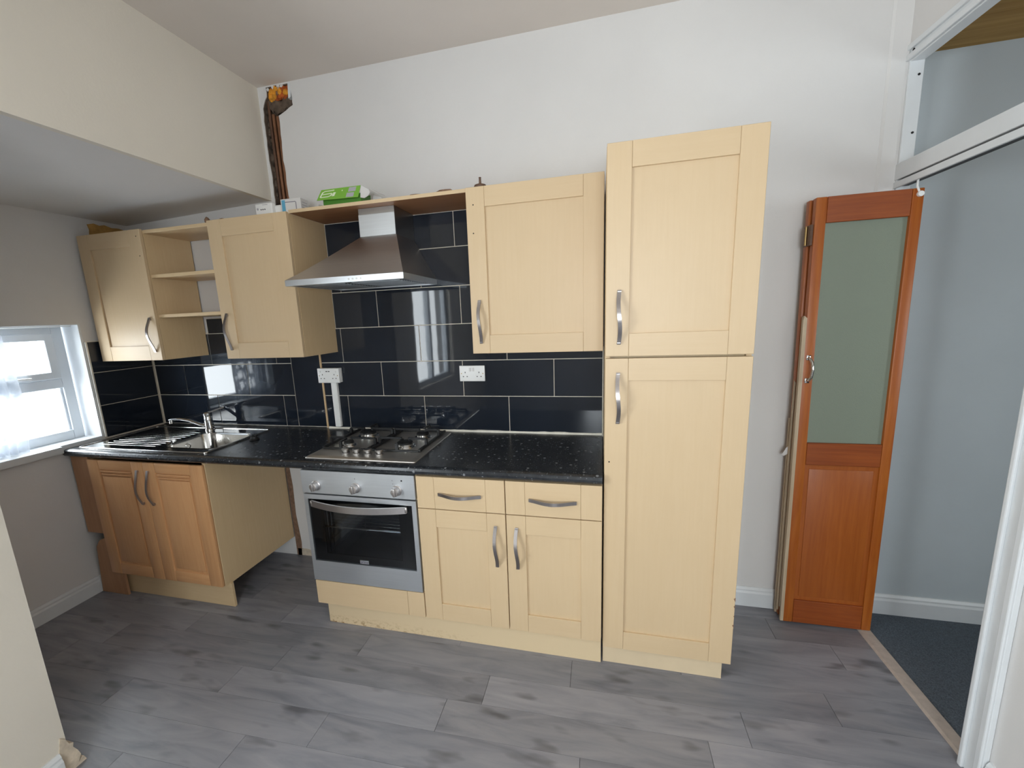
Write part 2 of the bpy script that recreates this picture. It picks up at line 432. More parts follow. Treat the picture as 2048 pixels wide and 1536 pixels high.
for (x, z, r, mt_) in [(-1.795, 2.825, .02, 'foam'), (-1.765, 2.835, .022, 'foam'), (-1.735, 2.82, .018, 'foam'), (-1.80, 2.80, .018, 'foam'), (-1.775, 2.80, .02, 'foam'), (-1.745, 2.795, .014, 'foam_rust'),
                     (-1.715, 2.835, .02, 'foam_rust'), (-1.70, 2.81, .02, 'foam'), (-1.705, 2.785, .016, 'foam_rust'), (-1.685, 2.83, .014, 'foam_rust'), (-1.69, 2.79, .012, 'foam_rust'), (-1.74, 2.84, .013, 'plaster'), (-1.755, 2.815, .015, 'rubble'), (-1.79, 2.845, .012, 'foam_rust'), (-1.728, 2.80, .015, 'foam_rust'), (-1.81, 2.815, .012, 'foam'), (-1.765, 2.79, .014, 'foam_rust'), (-1.722, 2.825, .012, 'rubble')]:
    obj('foam_lump', lump((x, .02, z), r*.95, 20+k, (1, .9, 1.15), 2, .2), mt_, back); k += 1
for (x, z) in [(-1.772, 2.846), (-1.738, 2.848), (-1.715, 2.846), (-1.806, 2.84)]:
    obj('plaster_chip', lump((x, .004, z-.006), .010, int(x*1e4), (1, .6, .8), 1), 'card_white', back)
obj('plaster_chip', MB().prism([(-1.678, 2.77), (-1.662, 2.775), (-1.655, 2.845), (-1.672, 2.848)], 'y', -.001, .03), 'gloss_white', back)

# left wall of the main room: bulkhead over the alcove, pier, second window
W2 = (-3.05, -1.90, .82, 2.08)
def rects(mb, axis, a, b_, lst):
    for u0, u1, v0, v1 in lst:
        if axis == 'x': mb.box(a, b_, u0, u1, v0, v1)
        else: mb.box(u0, u1, a, b_, v0, v1)
    return mb
def holed(mb, axis, a, b_, u0, u1, v0, v1, h):
    return rects(mb, axis, a, b_, [(u0, h[0], v0, v1), (h[1], u1, v0, v1), (h[0], h[1], v0, h[2]), (h[0], h[1], h[3], v1)])
wl = holed(MB(), 'x', XL-.12, XL, YREAR, YP, -.05, 2.86, W2)
wl.box(XL-.12, XL, YP, 0, ZB0, 2.86)
left = struct('wall_left', wl, 'wall_warm')
# broken plaster at the foot of the pier
pp = [(-1.40, .0), (-1.405, .018), (-1.425, .012), (-1.412, .035), (-1.418, .06), (-1.428, .085), (-1.424, .10), (-1.436, .108), (-1.444, .135), (-1.456, .15), (-1.462, .12), (-1.470, .09), (-1.476, .04), (-1.484, 0)]
obj('broken_plaster', MB().prism(pp, 'x', XL-.10, XL+.004), 'plaster', left)
W1 = (-1.13, -.388, .93, 1.615)
wa = holed(MB(), 'x', XLL-.22, XLL, YP-.02, .12, -.05, 2.4, W1)
alc = struct('wall_alcove', wa, 'wall')
oc = [(-.235, 2.125), (-.228, 2.165), (-.235, 2.195), (-.20, 2.205), (-.17, 2.198), (-.14, 2.206), (-.10, 2.196), (-.06, 2.20), (-.002, 2.19), (-.002, 2.125)]
obj('bare_plaster_patch', MB().prism(oc, 'x', XLL-.001, XLL+.006), 'ochre', alc)
obj('bare_plaster_patch', MB().prism([(-2.982, 2.13), (-2.982, 2.185), (-2.94, 2.19), (-2.88, 2.18), (-2.83, 2.165), (-2.80, 2.13)], 'y', -.006, .001), 'plaster', back)
mbx = MB().box(XLL-.02, XL-.118, YP-.12, YP, -.05, 2.35)
struct('wall_alcove_near', mbx, 'wall')
# sloping alcove ceiling
mb = MB()
mb.prism([(XLL-.02, ZB1), (XL-.001, ZB0+.001), (XL-.001, ZB0+.12), (XLL-.02, ZB1+.12)], 'y', YP-.01, .01)
struct('ceiling_alcove', mb, 'wall')
struct('ceiling', MB().box(XL-.12, 1.25, YREAR-.15, .12, ZC, ZC+.1), 'ceiling')
# rear wall with an unseen wide window, kept for front fill light
W3 = (-.3, .8, 1.0, 2.2)
wr = holed(MB(), 'y', YREAR-.15, YREAR, XL-.12, 1.25, -.05, 2.86, W3)
struct('wall_rear', wr, 'wall')
# right partition: opening from the back wall to y=-0.75, up to z=2.53
wrt = MB().prism([(YREAR, -.05), (-.752, -.05), (-.752, 2.53), (-.0005, 2.53), (-.0005, 2.86), (YREAR, 2.86)], 'x', XR, XR+.055)
right = struct('wall_right', wrt, 'wall', fn=lean)
# hall beyond
struct('wall_hall', MB().box(1.165, 3.3, .055, .16, -.05, 2.62), 'wall_hall')
he = holed(MB(), 'x', 3.0, 3.1, -2.7, .1, -.05, 2.62, (-2.2, -1.5, 1.0, 2.1))
struct('wall_hall_end', he, 'wall_hall')
struct('wall_hall_near', MB().box(1.26, 3.1, -2.75, -2.65, -.05, 2.62), 'wall_hall')
struct('ceiling_hall', MB().box(1.215, 3.1, -2.7, .1, 2.52, 2.62), 'hall_ceiling')
struct('floor_hall', MB().box(1.245, 3.1, -2.7, .06, -.05, .002), 'carpet')

# floor with its planks
fl = struct('floor', MB().box(XLL-.01, 1.2, YREAR, .01, -.06, -.0035), 'seam')
SL = math.atan(.028); PW, PITCH = .1465, .1475
def clip(poly, ax, val, keep_less):
    out = []
    for i in range(len(poly)):
        a, b_ = poly[i], poly[(i+1) % len(poly)]
        ia = (a[ax] <= val) == keep_less; ib = (b_[ax] <= val) == keep_less
        if ia: out.append(a)
        if ia != ib:
            t = (val-a[ax])/(b_[ax]-a[ax]); out.append((a[0]+(b_[0]-a[0])*t, a[1]+(b_[1]-a[1])*t))
    return out
def clip_rect(poly, x0, x1, y0, y1):
    for ax, val, kl in ((0, x1, True), (0, x0, False), (1, y1, True), (1, y0, False)):
        if len(poly) < 3: return []
        poly = clip(poly, ax, val, kl)
    return poly
def area2(p): return abs(sum(p[i][0]*p[(i+1) % len(p)][1]-p[(i+1) % len(p)][0]*p[i][1] for i in range(len(p))))/2
off = {-3: .45, -2: .21, -1: .80, 0: .02, 1: -.666, 2: -.13, 3: .523, 4: .376, 5: -.075, 6: .66, 7: .25, 8: -.2}
cs, sn = math.cos(SL), math.sin(SL)
rest = MB()
for row in range(-3, 34):
    ytop = -.272-PITCH*row
    o_ = off.get(row, random.random())
    for kx in range(-4, 4):
        x0, x1 = o_+kx+.0008, o_+kx+1-.0008
        if x1 < -3.4 or x0 > 1.6: continue
        q = [(x0, ytop-PITCH+.0008), (x1, ytop-PITCH+.0008), (x1, ytop), (x0, ytop)]
        q = [(px*cs-(py)*sn*.0, py+px*math.tan(SL)) for px, py in q]
        a = clip_rect(q, XLL+.002, XR-.001, YP+.0, -.002)
        b2 = clip_rect(q, XL+.002, XR-.001, YREAR+.002, YP)
        near = row <= 8
        for poly in (a, b2):
            if len(poly) < 3 or area2(poly) < 2e-4: continue
            if near:
                cxm = sum(p[0] for p in poly)/len(poly); cym = sum(p[1] for p in poly)/len(poly)
                obj('plank', MB().prism(poly, 'z', -.003, 0), 'plank', fl, org=(cxm, cym, 0))
            else:
                rest.prism(poly, 'z', -.003, 0)
# two rows right against the back wall that fall outside the numbered rows
tag(obj('plank_field', rest, 'plank', fl), kind='stuff')

# threshold strip
th = MB().prism([(XR-.004, 0), (XR+.054, 0), (XR+.046, .008), (XR+.004, .008)], 'y', -.752, 0)
tag(struct('trim_1', th, 'maple_v'), 'worn pale wooden threshold strip between kitchen planks and hall carpet')
M['trim'] = plain('worn_threshold', (176, 164, 154), .5, nz=.12, nscale=30)
bpy.data.objects['trim_1'].data.materials[0] = M['trim']

# baseboards
def bb_prof(h): return [(0, 0), (.018, 0), (.018, h-.03), (.013, h-.02), (.013, h-.012), (.006, h), (0, h)]
def baseboard(name, axis, fixed, sgn, a, b_, h, mat='gloss_white', fn=None):
    pr_ = [(fixed+sgn*p[0], p[1]) for p in bb_prof(h)]
    return struct(name, MB().prism(pr_, axis, a, b_), mat, fn=fn)
baseboard('baseboard_back', 'x', 0, -1, .545, XR-.02, .105)
baseboard('baseboard_alcove', 'y', XLL, 1, YP, -.552, .10)
baseboard('baseboard_left', 'y', XL, 1, YREAR, -1.468, .10)
baseboard('baseboard_hall', 'x', .055, -1, 1.25, 3.0, .106)

# the partition's frame: lining post, head bar, transom bar with sliding track
fr = thing('trim_2', (XR, 0, 0), 'white painted door frame with open light above the transom bar', None, kind='structure')
lb = lean
obj('lining_post', MB().box(XR-.0, XR+.05, -.016, .0, 0, 2.50, .002), 'gloss_white', fr, fn=lb)
obj('head_bar', MB().box(XR+.002, XR+.05, -.752, -.001, 2.470, 2.527, .002), 'gloss_white', fr, fn=lb)
obj('head_bead', MB().box(XR-.008, XR+.006, -.752, -.001, 2.512, 2.532, .002), 'gloss_white', fr, fn=lb)
obj('head_bead', MB().box(XR-.010, XR+.006, -.752, -.001, 2.474, 2.496, .002), 'gloss_white', fr, fn=lb)
obj('transom_bar', MB().box(XR-.004, XR+.048, -.752, -.001, 2.036, 2.098, .002), 'gloss_white', fr, fn=lb)
obj('track_lip', MB().box(XR-.006, XR+.004, -.752, -.001, 2.004, 2.028, .001), 'gloss_white', fr, fn=lb)
obj('track', MB().box(XR+.010, XR+.044, -.752, -.001, 2.010, 2.034, .001), 'rubber', fr, fn=lb)
for z in (2.21, 2.42):
    obj('screw', MB().lathe([(.0045, 0), (.0045, .002)], (XR+.034, -.0185, z), 'y', 10), 'black_hole', fr, fn=lb)
obj('screw', MB().lathe([(.005, 0), (.005, .003)], (XR-.001, -.03, 2.505), 'x', 10), 'black_hole', fr, fn=lb)
# near jamb with a moulded architrave
obj('near_jamb', MB().box(XR-.002, XR+.057, -.768, -.750, 0, 2.53, .002), 'gloss_white', fr, fn=lb)
obj('architrave', MB().box(XR-.018, XR, -.835, -.755, 0, 2.53, .003), 'gloss_white', fr, fn=lb)
obj('architrave_bead', MB().box(XR-.028, XR-.016, -.775, -.758, 0, 2.53, .004, 2), 'gloss_white', fr, fn=lb)
obj('architrave_bead', MB().box(XR-.026, XR-.016, -.835, -.812, 0, 2.53, .004, 2), 'gloss_white', fr, fn=lb)
baseboard('baseboard_right', 'y', XR, -1, YREAR, -.84, .105, fn=lean)
# faint corner bead between back wall and partition
struct('trim_3', MB().prism([(1.128, -.0005), (1.1965, -.0005), (1.1965, -.006), (1.138, -.006)], 'z', .11, 2.85), 'wall', fn=lean)
# stain of filler on the hall wall below the transom
# ------------------------------------------------------------------ tiles
GY, TY = -.006, -.0095
zr = [.919, 1.1185, 1.3205, 1.5225, 1.7255, 1.927, 2.104]
def grout(x0, x1, z0, z1, mat='grout'): obj('grout', MB().box(x0, x1, GY, 0, z0, z1), mat, back)
def tile(x0, x1, z0, z1):
    if x1-x0 < .012 or z1-z0 < .01: return
    obj('tile', MB().box(x0, x1, TY, -.003, z0, z1, .0008), 'tile', back, org=((x0+x1)/2, 0, (z0+z1)/2))
g = .002
def row(xs, z0, z1):
    for a, b_ in zip(xs[:-1], xs[1:]): tile(a+g, b_-g, z0+g, z1-g)
X0R = -1.660
grout(X0R, 0, .912, 2.104)
grout(-1.878, X0R, .912, 1.42)
grout(-2.989, -1.878, .912, 1.53)
grout(-2.476, -2.03, 1.53, 1.618)
row([X0R, -1.504, -1.004, -.503, -.003], zr[0], zr[1])
row([X0R, -1.261, -.761, -.2535, -.003], zr[1], zr[2])
row([X0R, -1.507, -1.005, -.505, -.003], zr[2], zr[3])
row([-1.536, -1.253, -.753, -.602], zr[3], zr[4])
row([-1.536, -1.475, -.975, -.602], zr[4], zr[5])
row([-1.536, -1.268, -.768, -.602], zr[5], zr[6])
# left section (a fraction different height)
row([-2.965, -2.478, -1.965, -1.876], zr[0], zr[1])
row([-2.965, -2.721, -2.213, -1.876], zr[1], zr[2])
row([-2.965, -2.480, -1.981, -1.876], zr[2], 1.5205)
row([-2.472, -1.99], 1.5205, 1.616)
tile(-1.874, -1.674, .921, 1.42)
obj('grout_bead', MB().box(-1.672, -1.660, -.013, 0, .914, 1.40, .003), 'grout_brown', back)
# tiles on the alcove side wall
obj('grout', MB().box(XLL, XLL+.006, -.385, -.006, .912, 1.51), 'grout', alc)
for z0, z1 in ((zr[0], zr[1]), (zr[1], zr[2]), (zr[2], 1.507)):
    obj('tile', MB().box(XLL+.003, XLL+.0095, -.374, -.014, z0+g, z1-g, .0008), 'tile', alc, org=(XLL, -.2, (z0+z1)/2))
obj('tile_trim', MB().box(XLL, XLL+.012, -.387, -.376, .925, 1.508, .002), 'mastic', alc)
obj('tile_trim', MB().box(-2.977, -2.967, -.013, -.0, .914, 1.40, .002), 'grout', back)
# sealant bead along the worktop
sb = MB(); n = 60; rows_ = []
for i in range(n+1):
    x = -1.655+i*(1.650/n); r = .007+random.uniform(-.0015, .003)
    rows_.append([Vector((x, -.009, .911)), Vector((x, -.010-r, .912)), Vector((x, -.010-r*.6, .912+r*.7)), Vector((x, -.009, .914+r))])
sb.grid(rows_, True, True)
obj('sealant', sb, 'mastic', back)
sb = MB(); rows_ = []
for i in range(n+1):
    x = -2.975+i*(1.30/n); r = .004+random.uniform(-.001, .001)
    rows_.append([Vector((x, -.009, .911)), Vector((x, -.010-r, .912)), Vector((x, -.010-r*.6, .912+r*.7)), Vector((x, -.009, .914+r))])
sb.grid(rows_, True, True)
obj('sealant', sb, 'rubber', back)
obj('sealant', MB().box(-.0035, .0005, -.05, -.0096, .915, 1.385, .001), 'mastic', back)
# bare strip of wall low down in the appliance gap
obj('bare_plaster_patch', MB().prism([(-2.03, .0), (-1.992, .0), (-1.985, .1), (-2.0, .3), (-1.994, .5), (-2.004, .7), (-2.0, .87), (-2.03, .87)], 'y', -.003, .001), 'rubble', back)
obj('bare_plaster_patch', MB().prism([(-2.02, 0), (-1.40, 0), (-1.40, .03), (-1.6, .035), (-1.8, .03), (-1.95, .05), (-2.02, .05)], 'y', -.003, .001), 'plaster', back)

# ------------------------------------------------------------------ windows
def window(name, x, y0, y1, z0, z1, label, split=None, sash=True):
    """frame on the plane x (inner face), opening in y-z"""
    t = thing(name, (x, (y0+y1)/2, z0), label, None, kind='structure')
    f = .055
    def bar(nm, ya, yb, za, zb, dx0=-.06, dx1=0, parent=t, mat='upvc'):
        return obj(nm, MB().box(x+dx0, x+dx1, ya, yb, za, zb, .004, 2), mat, parent)
    bar('frame_stile', y0, y0+f, z0, z1); bar('frame_stile', y1-f, y1, z0, z1)
    bar('frame_rail', y0+f, y1-f, z0, z0+f); bar('frame_rail', y0+f, y1-f, z1-f, z1)
    if split:
        bar('transom', y0+f, y1-f, split-.028, split+.028)
        a, b_, c, d = y0+f+.004, y1-f-.004, split+.030, z1-f+.008
        s_ = obj('sash', MB().box(x-.05, x+.014, a, a+.045, c, d, .004, 2).box(x-.05, x+.014, b_-.045, b_, c, d, .004, 2)
                 .box(x-.05, x+.014, a+.04, b_-.04, c, c+.04, .004, 2).box(x-.05, x+.014, a+.04, b_-.04, d-.04, d, .004, 2), 'upvc', t)
        obj('pane', MB().box(x-.030, x-.024, a+.04, b_-.04, c+.035, d-.035), 'glass', s_)
        ym = (y0+y1)/2+.03
        hd = MB().box(x+.012, x+.022, ym-.012, ym+.012, c+.008, c+.032, .003).tube([(x+.02, ym, c+.02), (x+.035, ym, c+.02), (x+.037, ym+.02, c+.019), (x+.037, ym+.11, c+.017)], .006, 8)
        obj('catch', hd, 'white_plastic', t, smooth=40)
        obj('pane', MB().box(x-.036, x-.030, y0+f-.01, y1-f+.01, z0+f-.01, split-.02), 'glass', t)
        obj('glazing_bead', MB().box(x-.024, x-.012, y1-f-.014, y1-f, z0+f, split-.028, .003).box(x-.024, x-.012, y0+f, y0+f+.014, z0+f, split-.028, .003), 'upvc', t)
    else:
        ym = (y0+y1)/2
        bar('mullion', ym-.03, ym+.03, z0+f, z1-f)
        obj('pane', MB().box(x-.036, x-.030, y0+f-.01, ym-.02, z0+f-.01, z1-f+.01), 'glass', t)
        obj('pane', MB().box(x-.036, x-.030, ym+.02, y1-f+.01, z0+f-.01, z1-f+.01), 'glass', t)
    return t
wn = window('window_1', XLL-.115, -1.12, -.412, .935, 1.613, 'small white plastic window with top opening sash over the sink end of the worktop', 1.275)
obj('reveal_lining', MB().prism([(W1[0]-.0, W1[2]), (W1[1], W1[2]), (W1[1], W1[3]), (W1[0], W1[3])], 'x', XLL-.21, XLL+.002,
    [[(W1[0]+.012, W1[2]+.004), (W1[1]-.012, W1[2]+.004), (W1[1]-.012, W1[3]-.006), (W1[0]+.012, W1[3]-.006)]]), 'gloss_white', wn)
obj('sill', MB().box(XLL-.19, XLL+.035, -1.2, -.622, .895, .9355, .006, 2).box(XLL-.19, XLL+.001, -.63, W1[1]-.012, .9, .9355, .002), 'gloss_white', wn, smooth=40)
window('window_2', XL-.06, W2[0], W2[1], W2[2], W2[3], 'second white window further along the left wall')
t = thing('window_3', ((W3[0]+W3[1])/2, YREAR, W3[2]), 'wide unseen white window in the rear wall, kept for front fill light', None, kind='structure')
for a, b_, c, d in ((W3[0], W3[0]+.06, W3[2], W3[3]), (W3[1]-.06, W3[1], W3[2], W3[3]), (.22, .28, W3[2], W3[3]), (W3[0], W3[1], W3[2], W3[2]+.06), (W3[0], W3[1], W3[3]-.06, W3[3])):
    obj('frame_bar', MB().box(a, b_, YREAR-.1, YREAR-.04, c, d, .004), 'upvc', t)
obj('pane', MB().box(W3[0]+.05, W3[1]-.05, YREAR-.075, YREAR-.07, W3[2]+.05, W3[3]-.05), 'glass', t)
t = thing('added_window_4', (3.05, -1.85, 1.0), 'unseen white framed window added at the end of the hall to light it', None, kind='structure')  # unseen opening, put in to let light into the hall
for a, b_, c, d in ((-2.2, -2.14, 1.0, 2.1), (-1.56, -1.5, 1.0, 2.1), (-2.2, -1.5, 1.0, 1.06), (-2.2, -1.5, 2.04, 2.1)):
    obj('frame_bar', MB().box(3.02, 3.08, a, b_, c, d, .004), 'upvc', t)
obj('pane', MB().box(3.05, 3.055, -2.15, -1.55, 1.05, 2.05), 'glass', t)

# net curtain with folds
rows_ = []
nz, ny = 26, 90
for i in range(nz+1):
    z = 1.60-i*(1.60-.936)/nz; r_ = []
    for j in range(ny+1):
        y = -.712-j*(.40/ny)*(1+.04*math.sin(i*.2))-.01*math.sin(z*9)
        r_.append(Vector((XLL-.055+.016*math.sin(j*.62+.6*math.sin(i*.15))+.008*math.sin(j*.23+i*.1), y, z)))
    rows_.append(r_)
tag(obj('net_curtain', MB().grid(rows_), 'lace', smooth=180), 'white lace net curtain hanging in the small window', 'curtain')
tag(obj('curtain_wire', MB().tube([(XLL-.055, W1[0]+.012, 1.603), (XLL-.055, W1[1]-.012, 1.603)], .003, 8), 'white_plastic', smooth=60), 'thin white wire across the top of the small window', 'wire')

# ================================================================== CABINETS
def handle(parent, c, length, axis, y, seed=0, label=None, bow=.028):
    """satin bow handle on the plane y, centre c=(x,z)"""
    pts = []
    n = 18
    for i in range(n+1):
        t = i/n; s_ = (t-.5)*length
        if t < .06: o_ = .004+ t/.06*.004
        elif t > .94: o_ = .004+(1-t)/.06*.004
        else: o_ = .008+bow*max(0, math.sin(math.pi*(t-.06)/.88))**1.25
        pts.append((c[0]+(s_ if axis == 'x' else .0035*math.sin(2*math.pi*t)), y-o_, c[1]+(s_ if axis == 'z' else 0)))
    mb = MB().strap(pts, .0145, .0055, (0, 0, 1) if axis == 'x' else (1, 0, 0))
    for sgn in (-1, 1):
        s_ = sgn*(length/2-.010)
        x, z = c[0]+(s_ if axis == 'x' else 0), c[1]+(s_ if axis == 'z' else 0)
        mb.box(x-.006, x+.006, y-.009, y, z-.006, z+.006)
    return obj('handle', mb, 'handle', parent, smooth=50, label=label)
def shaker(parent, name, x0, x1, z0, z1, yf, th=.019, st=.085, horiz=False, org=None):
    """door front: recessed panel mesh with stiles and rails as children"""
    gp = .0006
    d = obj(name, MB().box(x0+st-.01, x1-st+.01, yf+.009, yf+th, z0+st-.01, z1-st+.01), 'maple_v', parent)
    for a, b_ in ((x0, x0+st-gp), (x1-st+gp, x1)):
        obj('stile', MB().box(a, b_, yf, yf+th, z0, z1, .0012), 'maple_v', d)
    for a, b_ in ((z0, z0+st), (z1-st, z1)):
        obj('rail', MB().box(x0+st, x1-st, yf+.0003, yf+th, a, b_, .0008), 'maple_h', d)
    return d
def slab(parent, name, x0, x1, z0, z1, yf, th=.019, st=.085):
    d = obj(name, MB().box(x0+st, x1-st, yf+.0003, yf+th, z0, z1, .0008), 'maple_h', parent)
    for a, b_ in ((x0, x0+st-.0006), (x1-st+.0006, x1)):
        obj('stile', MB().box(a, b_, yf, yf+th, z0, z1, .0012), 'maple_v', d)
    return d
def dots(parent, lst):
    for x, y, z in lst:
        obj('screw_hole', MB().lathe([(.003, 0), (.003, .0012)], (x, y-.0008, z), 'y', 10), 'black_hole', parent)

# ---- wall cabinets
YF = -.323
def wall_cab(x0, x1, z0, z1, label, hx, holes, back_y=-.0105):
    t = thing('wall_cabinet', ((x0+x1)/2, -.16, z0), label, 'cabinet', 'shaker fronted wall cabinets')
    c = MB().box(x0, x0+.018, -.302, back_y, z0, z1-.006).box(x1-.018, x1, -.302, back_y, z0, z1-.006)
    c.box(x0+.018, x1-.018, -.302, back_y, z0, z0+.018).box(x0+.018, x1-.018, -.302, back_y, z1-.024, z1-.006).box(x0+.018, x1-.018, back_y-.012, back_y-.004, z0+.018, z1-.024)
    obj('carcass', c, 'carcass', t)
    d = shaker(t, 'door', x0+.001, x1-.001, z0, z1, YF)
    handle(d, (hx, 1.5315), .198, 'z', YF)
    dots(d, [(a, YF, b_) for a, b_ in holes])
    return t
wall_cab(-2.965, -2.492, 1.385, 2.112, 'maple wall cabinet at the far left beside the small window', -2.530, [(-2.520, 2.075), (-2.517, 1.97)])
wall_cab(-2.030, -1.536, 1.385, 2.112, 'maple wall cabinet between the open shelves and the cooker hood', -1.986, [])
wall_cab(-.602, -.003, 1.385, 2.119, 'widest maple wall cabinet, joined to the tall cabinet', -.5575, [(-.568, 2.045), (-.572, 1.925)])
# ---- open shelves
t = thing('shelf_unit', (-2.26, -.16, 1.63), 'open maple shelves between the two left wall cabinets', 'shelf')
obj('top_panel', MB().box(-2.4915, -2.0305, -.303, -.0105, 2.090, 2.108, .001), 'carcass_h', t)
obj('shelf', MB().box(-2.4915, -2.0305, -.300, -.012, 1.850, 1.868, .001), 'carcass_h', t)
obj('shelf', MB().box(-2.4915, -2.0305, -.300, -.012, 1.628, 1.646, .001), 'carcass_h', t)
# ---- bridging shelf over the hood
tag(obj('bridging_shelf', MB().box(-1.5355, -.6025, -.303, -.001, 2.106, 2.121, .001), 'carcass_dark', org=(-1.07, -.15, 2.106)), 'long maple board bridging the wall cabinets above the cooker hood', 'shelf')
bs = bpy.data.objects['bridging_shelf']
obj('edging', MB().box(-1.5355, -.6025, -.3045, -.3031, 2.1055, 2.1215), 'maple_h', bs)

# ---- tall cabinet
t = thing('tall_cabinet', (.257, -.29, 0), 'tall maple larder cabinet with two doors at the right end', 'cabinet')
c = MB().box(.003, .021, -.568, -.012, .115, 2.128).box(.493, .511, -.568, -.019, .128, 2.128).box(.021, .493, -.568, -.012, 2.110, 2.128).box(.021, .493, -.568, -.012, .128, .146).box(.021, .493, -.02, -.012, .146, 2.11)
c.box(.021, .493, -.55, -.012, 1.372, 1.390)
obj('carcass', c, 'carcass', t)
d = shaker(t, 'door', .004, .5115, 1.387, 2.132, -.589); handle(d, (.052, 1.532), .198, 'z', -.589)
d = shaker(t, 'door', .004, .5115, .1125, 1.3785, -.589); handle(d, (.052, 1.2245), .200, 'z', -.589)
dots(d, [(.022, -.589, .965)])
for (z, s_) in ((.42, .012), (.385, .009), (.34, .006), (.30, .01)):
    obj('chipped_edge', MB().prism([(.512, z), (.512-s_*.6, z-s_*.5), (.512, z-s_*1.6)], 'y', -.5896, -.588), 'rubble', d)
obj('plinth', MB().box(.004, .492, -.545, -.529, 0.0005, .127, .001), 'maple_pale', t)

# ---- base cabinet pair with drawers
YB = -.606
def base_cab(x0, x1, label, hx):
    t = thing('base_cabinet', ((x0+x1)/2, -.3, 0), label, 'cabinet', 'maple drawer line base cabinets')
    c = MB().box(x0, x0+.017, -.586, -.03, .15, .868).box(x1-.017, x1, -.586, -.03, .15, .868).box(x0+.017, x1-.017, -.586, -.03, .15, .168).box(x0+.017, x1-.017, -.586, -.03, .85, .868).box(x0+.017, x1-.017, -.04, -.03, .168, .85)
    for a in (x0+.03, x1-.03):
        for y in (-.5, -.1): c.box(a-.015, a+.015, y-.015, y+.015, .001, .15)
    obj('carcass', c, 'carcass', t)
    d = shaker(t, 'door', x0+.001, x1-.001, .147, .7105, YB)
    handle(d, (hx, .558), .196, 'z', YB)
    dr = slab(t, 'drawer', x0+.001, x1-.001, .7145, .866, YB)
    handle(dr, ((x0+x1)/2, .787), .198, 'x', YB)
    return t
base_cab(-.818, -.4085, 'maple base cabinet with a drawer, next to the oven', -.453)
base_cab(-.4065, -.003, 'maple base cabinet with a drawer, next to the tall cabinet', -.360)
tag(obj('plinth_board', MB().box(-1.398, -.004, -.556, -.540, .0005, .149, .001), 'plinth', org=(-1.398, -.548, 0)), 'long pale plinth board with brown scuffs under oven and base cabinets', 'plinth')

# ---- oven housing
t = thing('oven_housing', (-1.12, -.3, .15), 'maple housing panels around the built-in oven', 'cabinet')
obj('side_panel', MB().box(-1.412, -1.396, -.586, -.03, .15, .868), 'carcass', t)
obj('side_panel', MB().box(-.8355, -.8195, -.586, -.03, .15, .868), 'carcass', t)
obj('base_panel', MB().box(-1.396, -.8355, -.586, -.03, .15, .168), 'carcass_h', t)
f_ = obj('filler_panel', MB().box(-1.414, -.908, YB, -.587, .147, .276, .001), 'maple_h', t)
obj('filler_end', MB().box(-.907, -.8215, YB, -.587, .147, .276, .001), 'maple_v', f_)
# floor feet of the housing stand behind the plinth
obj('foot', MB().box(-1.38, -1.35, -.12, -.09, .0005, .15), 'rubber', t); obj('foot', MB().box(-.88, -.85, -.12, -.09, .0005, .15), 'rubber', t)
obj('foot', MB().box(-1.38, -1.35, -.52, -.49, .0005, .15), 'rubber', t); obj('foot', MB().box(-.88, -.85, -.52, -.49, .0005, .15), 'rubber', t)

# ---- sink cabinet (different, orange beech)
t = thing('sink_cabinet', (-2.43, -.3, 0), 'orange beech sink cabinet with two raised panel doors below the draining board', 'cabinet')
c = MB().box(-2.838, -2.82, -.58, -.02, .148, .86).box(-2.82, -2.043, -.58, -.02, .148, .166).box(-2.82, -2.043, -.03, -.02, .166, .62)
obj('carcass', c, 'carcass', t)
obj('side_panel', MB().box(-2.042, -2.0245, -.5805, -.016, .142, .865, .001), 'carcass', t)
def raised(x0, x1, hx):
    y = -.601
    d = obj('door', MB().box(x0+.07, x1-.07, y+.007, y+.018, .20, .80), 'beech_v', t)
    for a, b_ in ((x0, x0+.082), (x1-.082, x1)):
        obj('stile', MB().box(a, b_, y, y+.019, .149, .856, .004, 2), 'beech_v', d, smooth=40)
    for a, b_ in ((.149, .217), (.800, .856)):
        obj('rail', MB().box(x0+.0825, x1-.0825, y+.0004, y+.019, a, b_, .004, 2), 'beech_h', d, smooth=40)
    # raised and fielded centre with the stepped head
    obj('raised_panel', MB().box(x0+.096, x1-.096, y+.001, y+.008, .232, .762, .005, 2), 'beech_v', d, smooth=40)
    obj('moulding', MB().box(x0+.088, x1-.088, y-.003, y+.006, .787, .795, .003, 2).box(x0+.094, x1-.094, y-.002, y+.006, .770, .777, .003, 2), 'beech_h', d, smooth=40)
    # slanting wavy handle
    pts = []
    for i in range(19):
        u = i/18; o_ = .006+.024*math.sin(math.pi*u)
        pts.append((hx+.005*math.sin(2*math.pi*u), y-o_, .812-.2*u))
    mb = MB().strap(pts, .014, .005, (1, 0, 0)).box(hx-.006, hx+.006, y-.007, y, .800, .811).box(hx-.006, hx+.006, y-.007, y, .614, .625)
    obj('handle', mb, 'handle', d, smooth=50)
    return d
raised(-2.838, -2.4325, -2.468); raised(-2.4295, -2.026, -2.392)
obj('plinth', MB().box(-2.80, -2.012, -.556, -.540, .0005, .1475, .001), 'carcass_h', t)
# stained filler boards against the wall
t2 = thing('filler_board', (-2.9, -.6, 0), 'stained brown filler boards between the sink cabinet and the left wall', 'filler')
obj('board', MB().box(-2.972, -2.8395, -.592, -.578, .395, .868, .001), 'beech_old', t2)
obj('board', MB().prism([(-2.968, .0005), (-2.76, .0005), (-2.76, .1475), (-2.8395, .1475), (-2.8395, .37), (-2.90, .345), (-2.935, .30)], 'y', -.590, -.578), 'beech_old', t2)

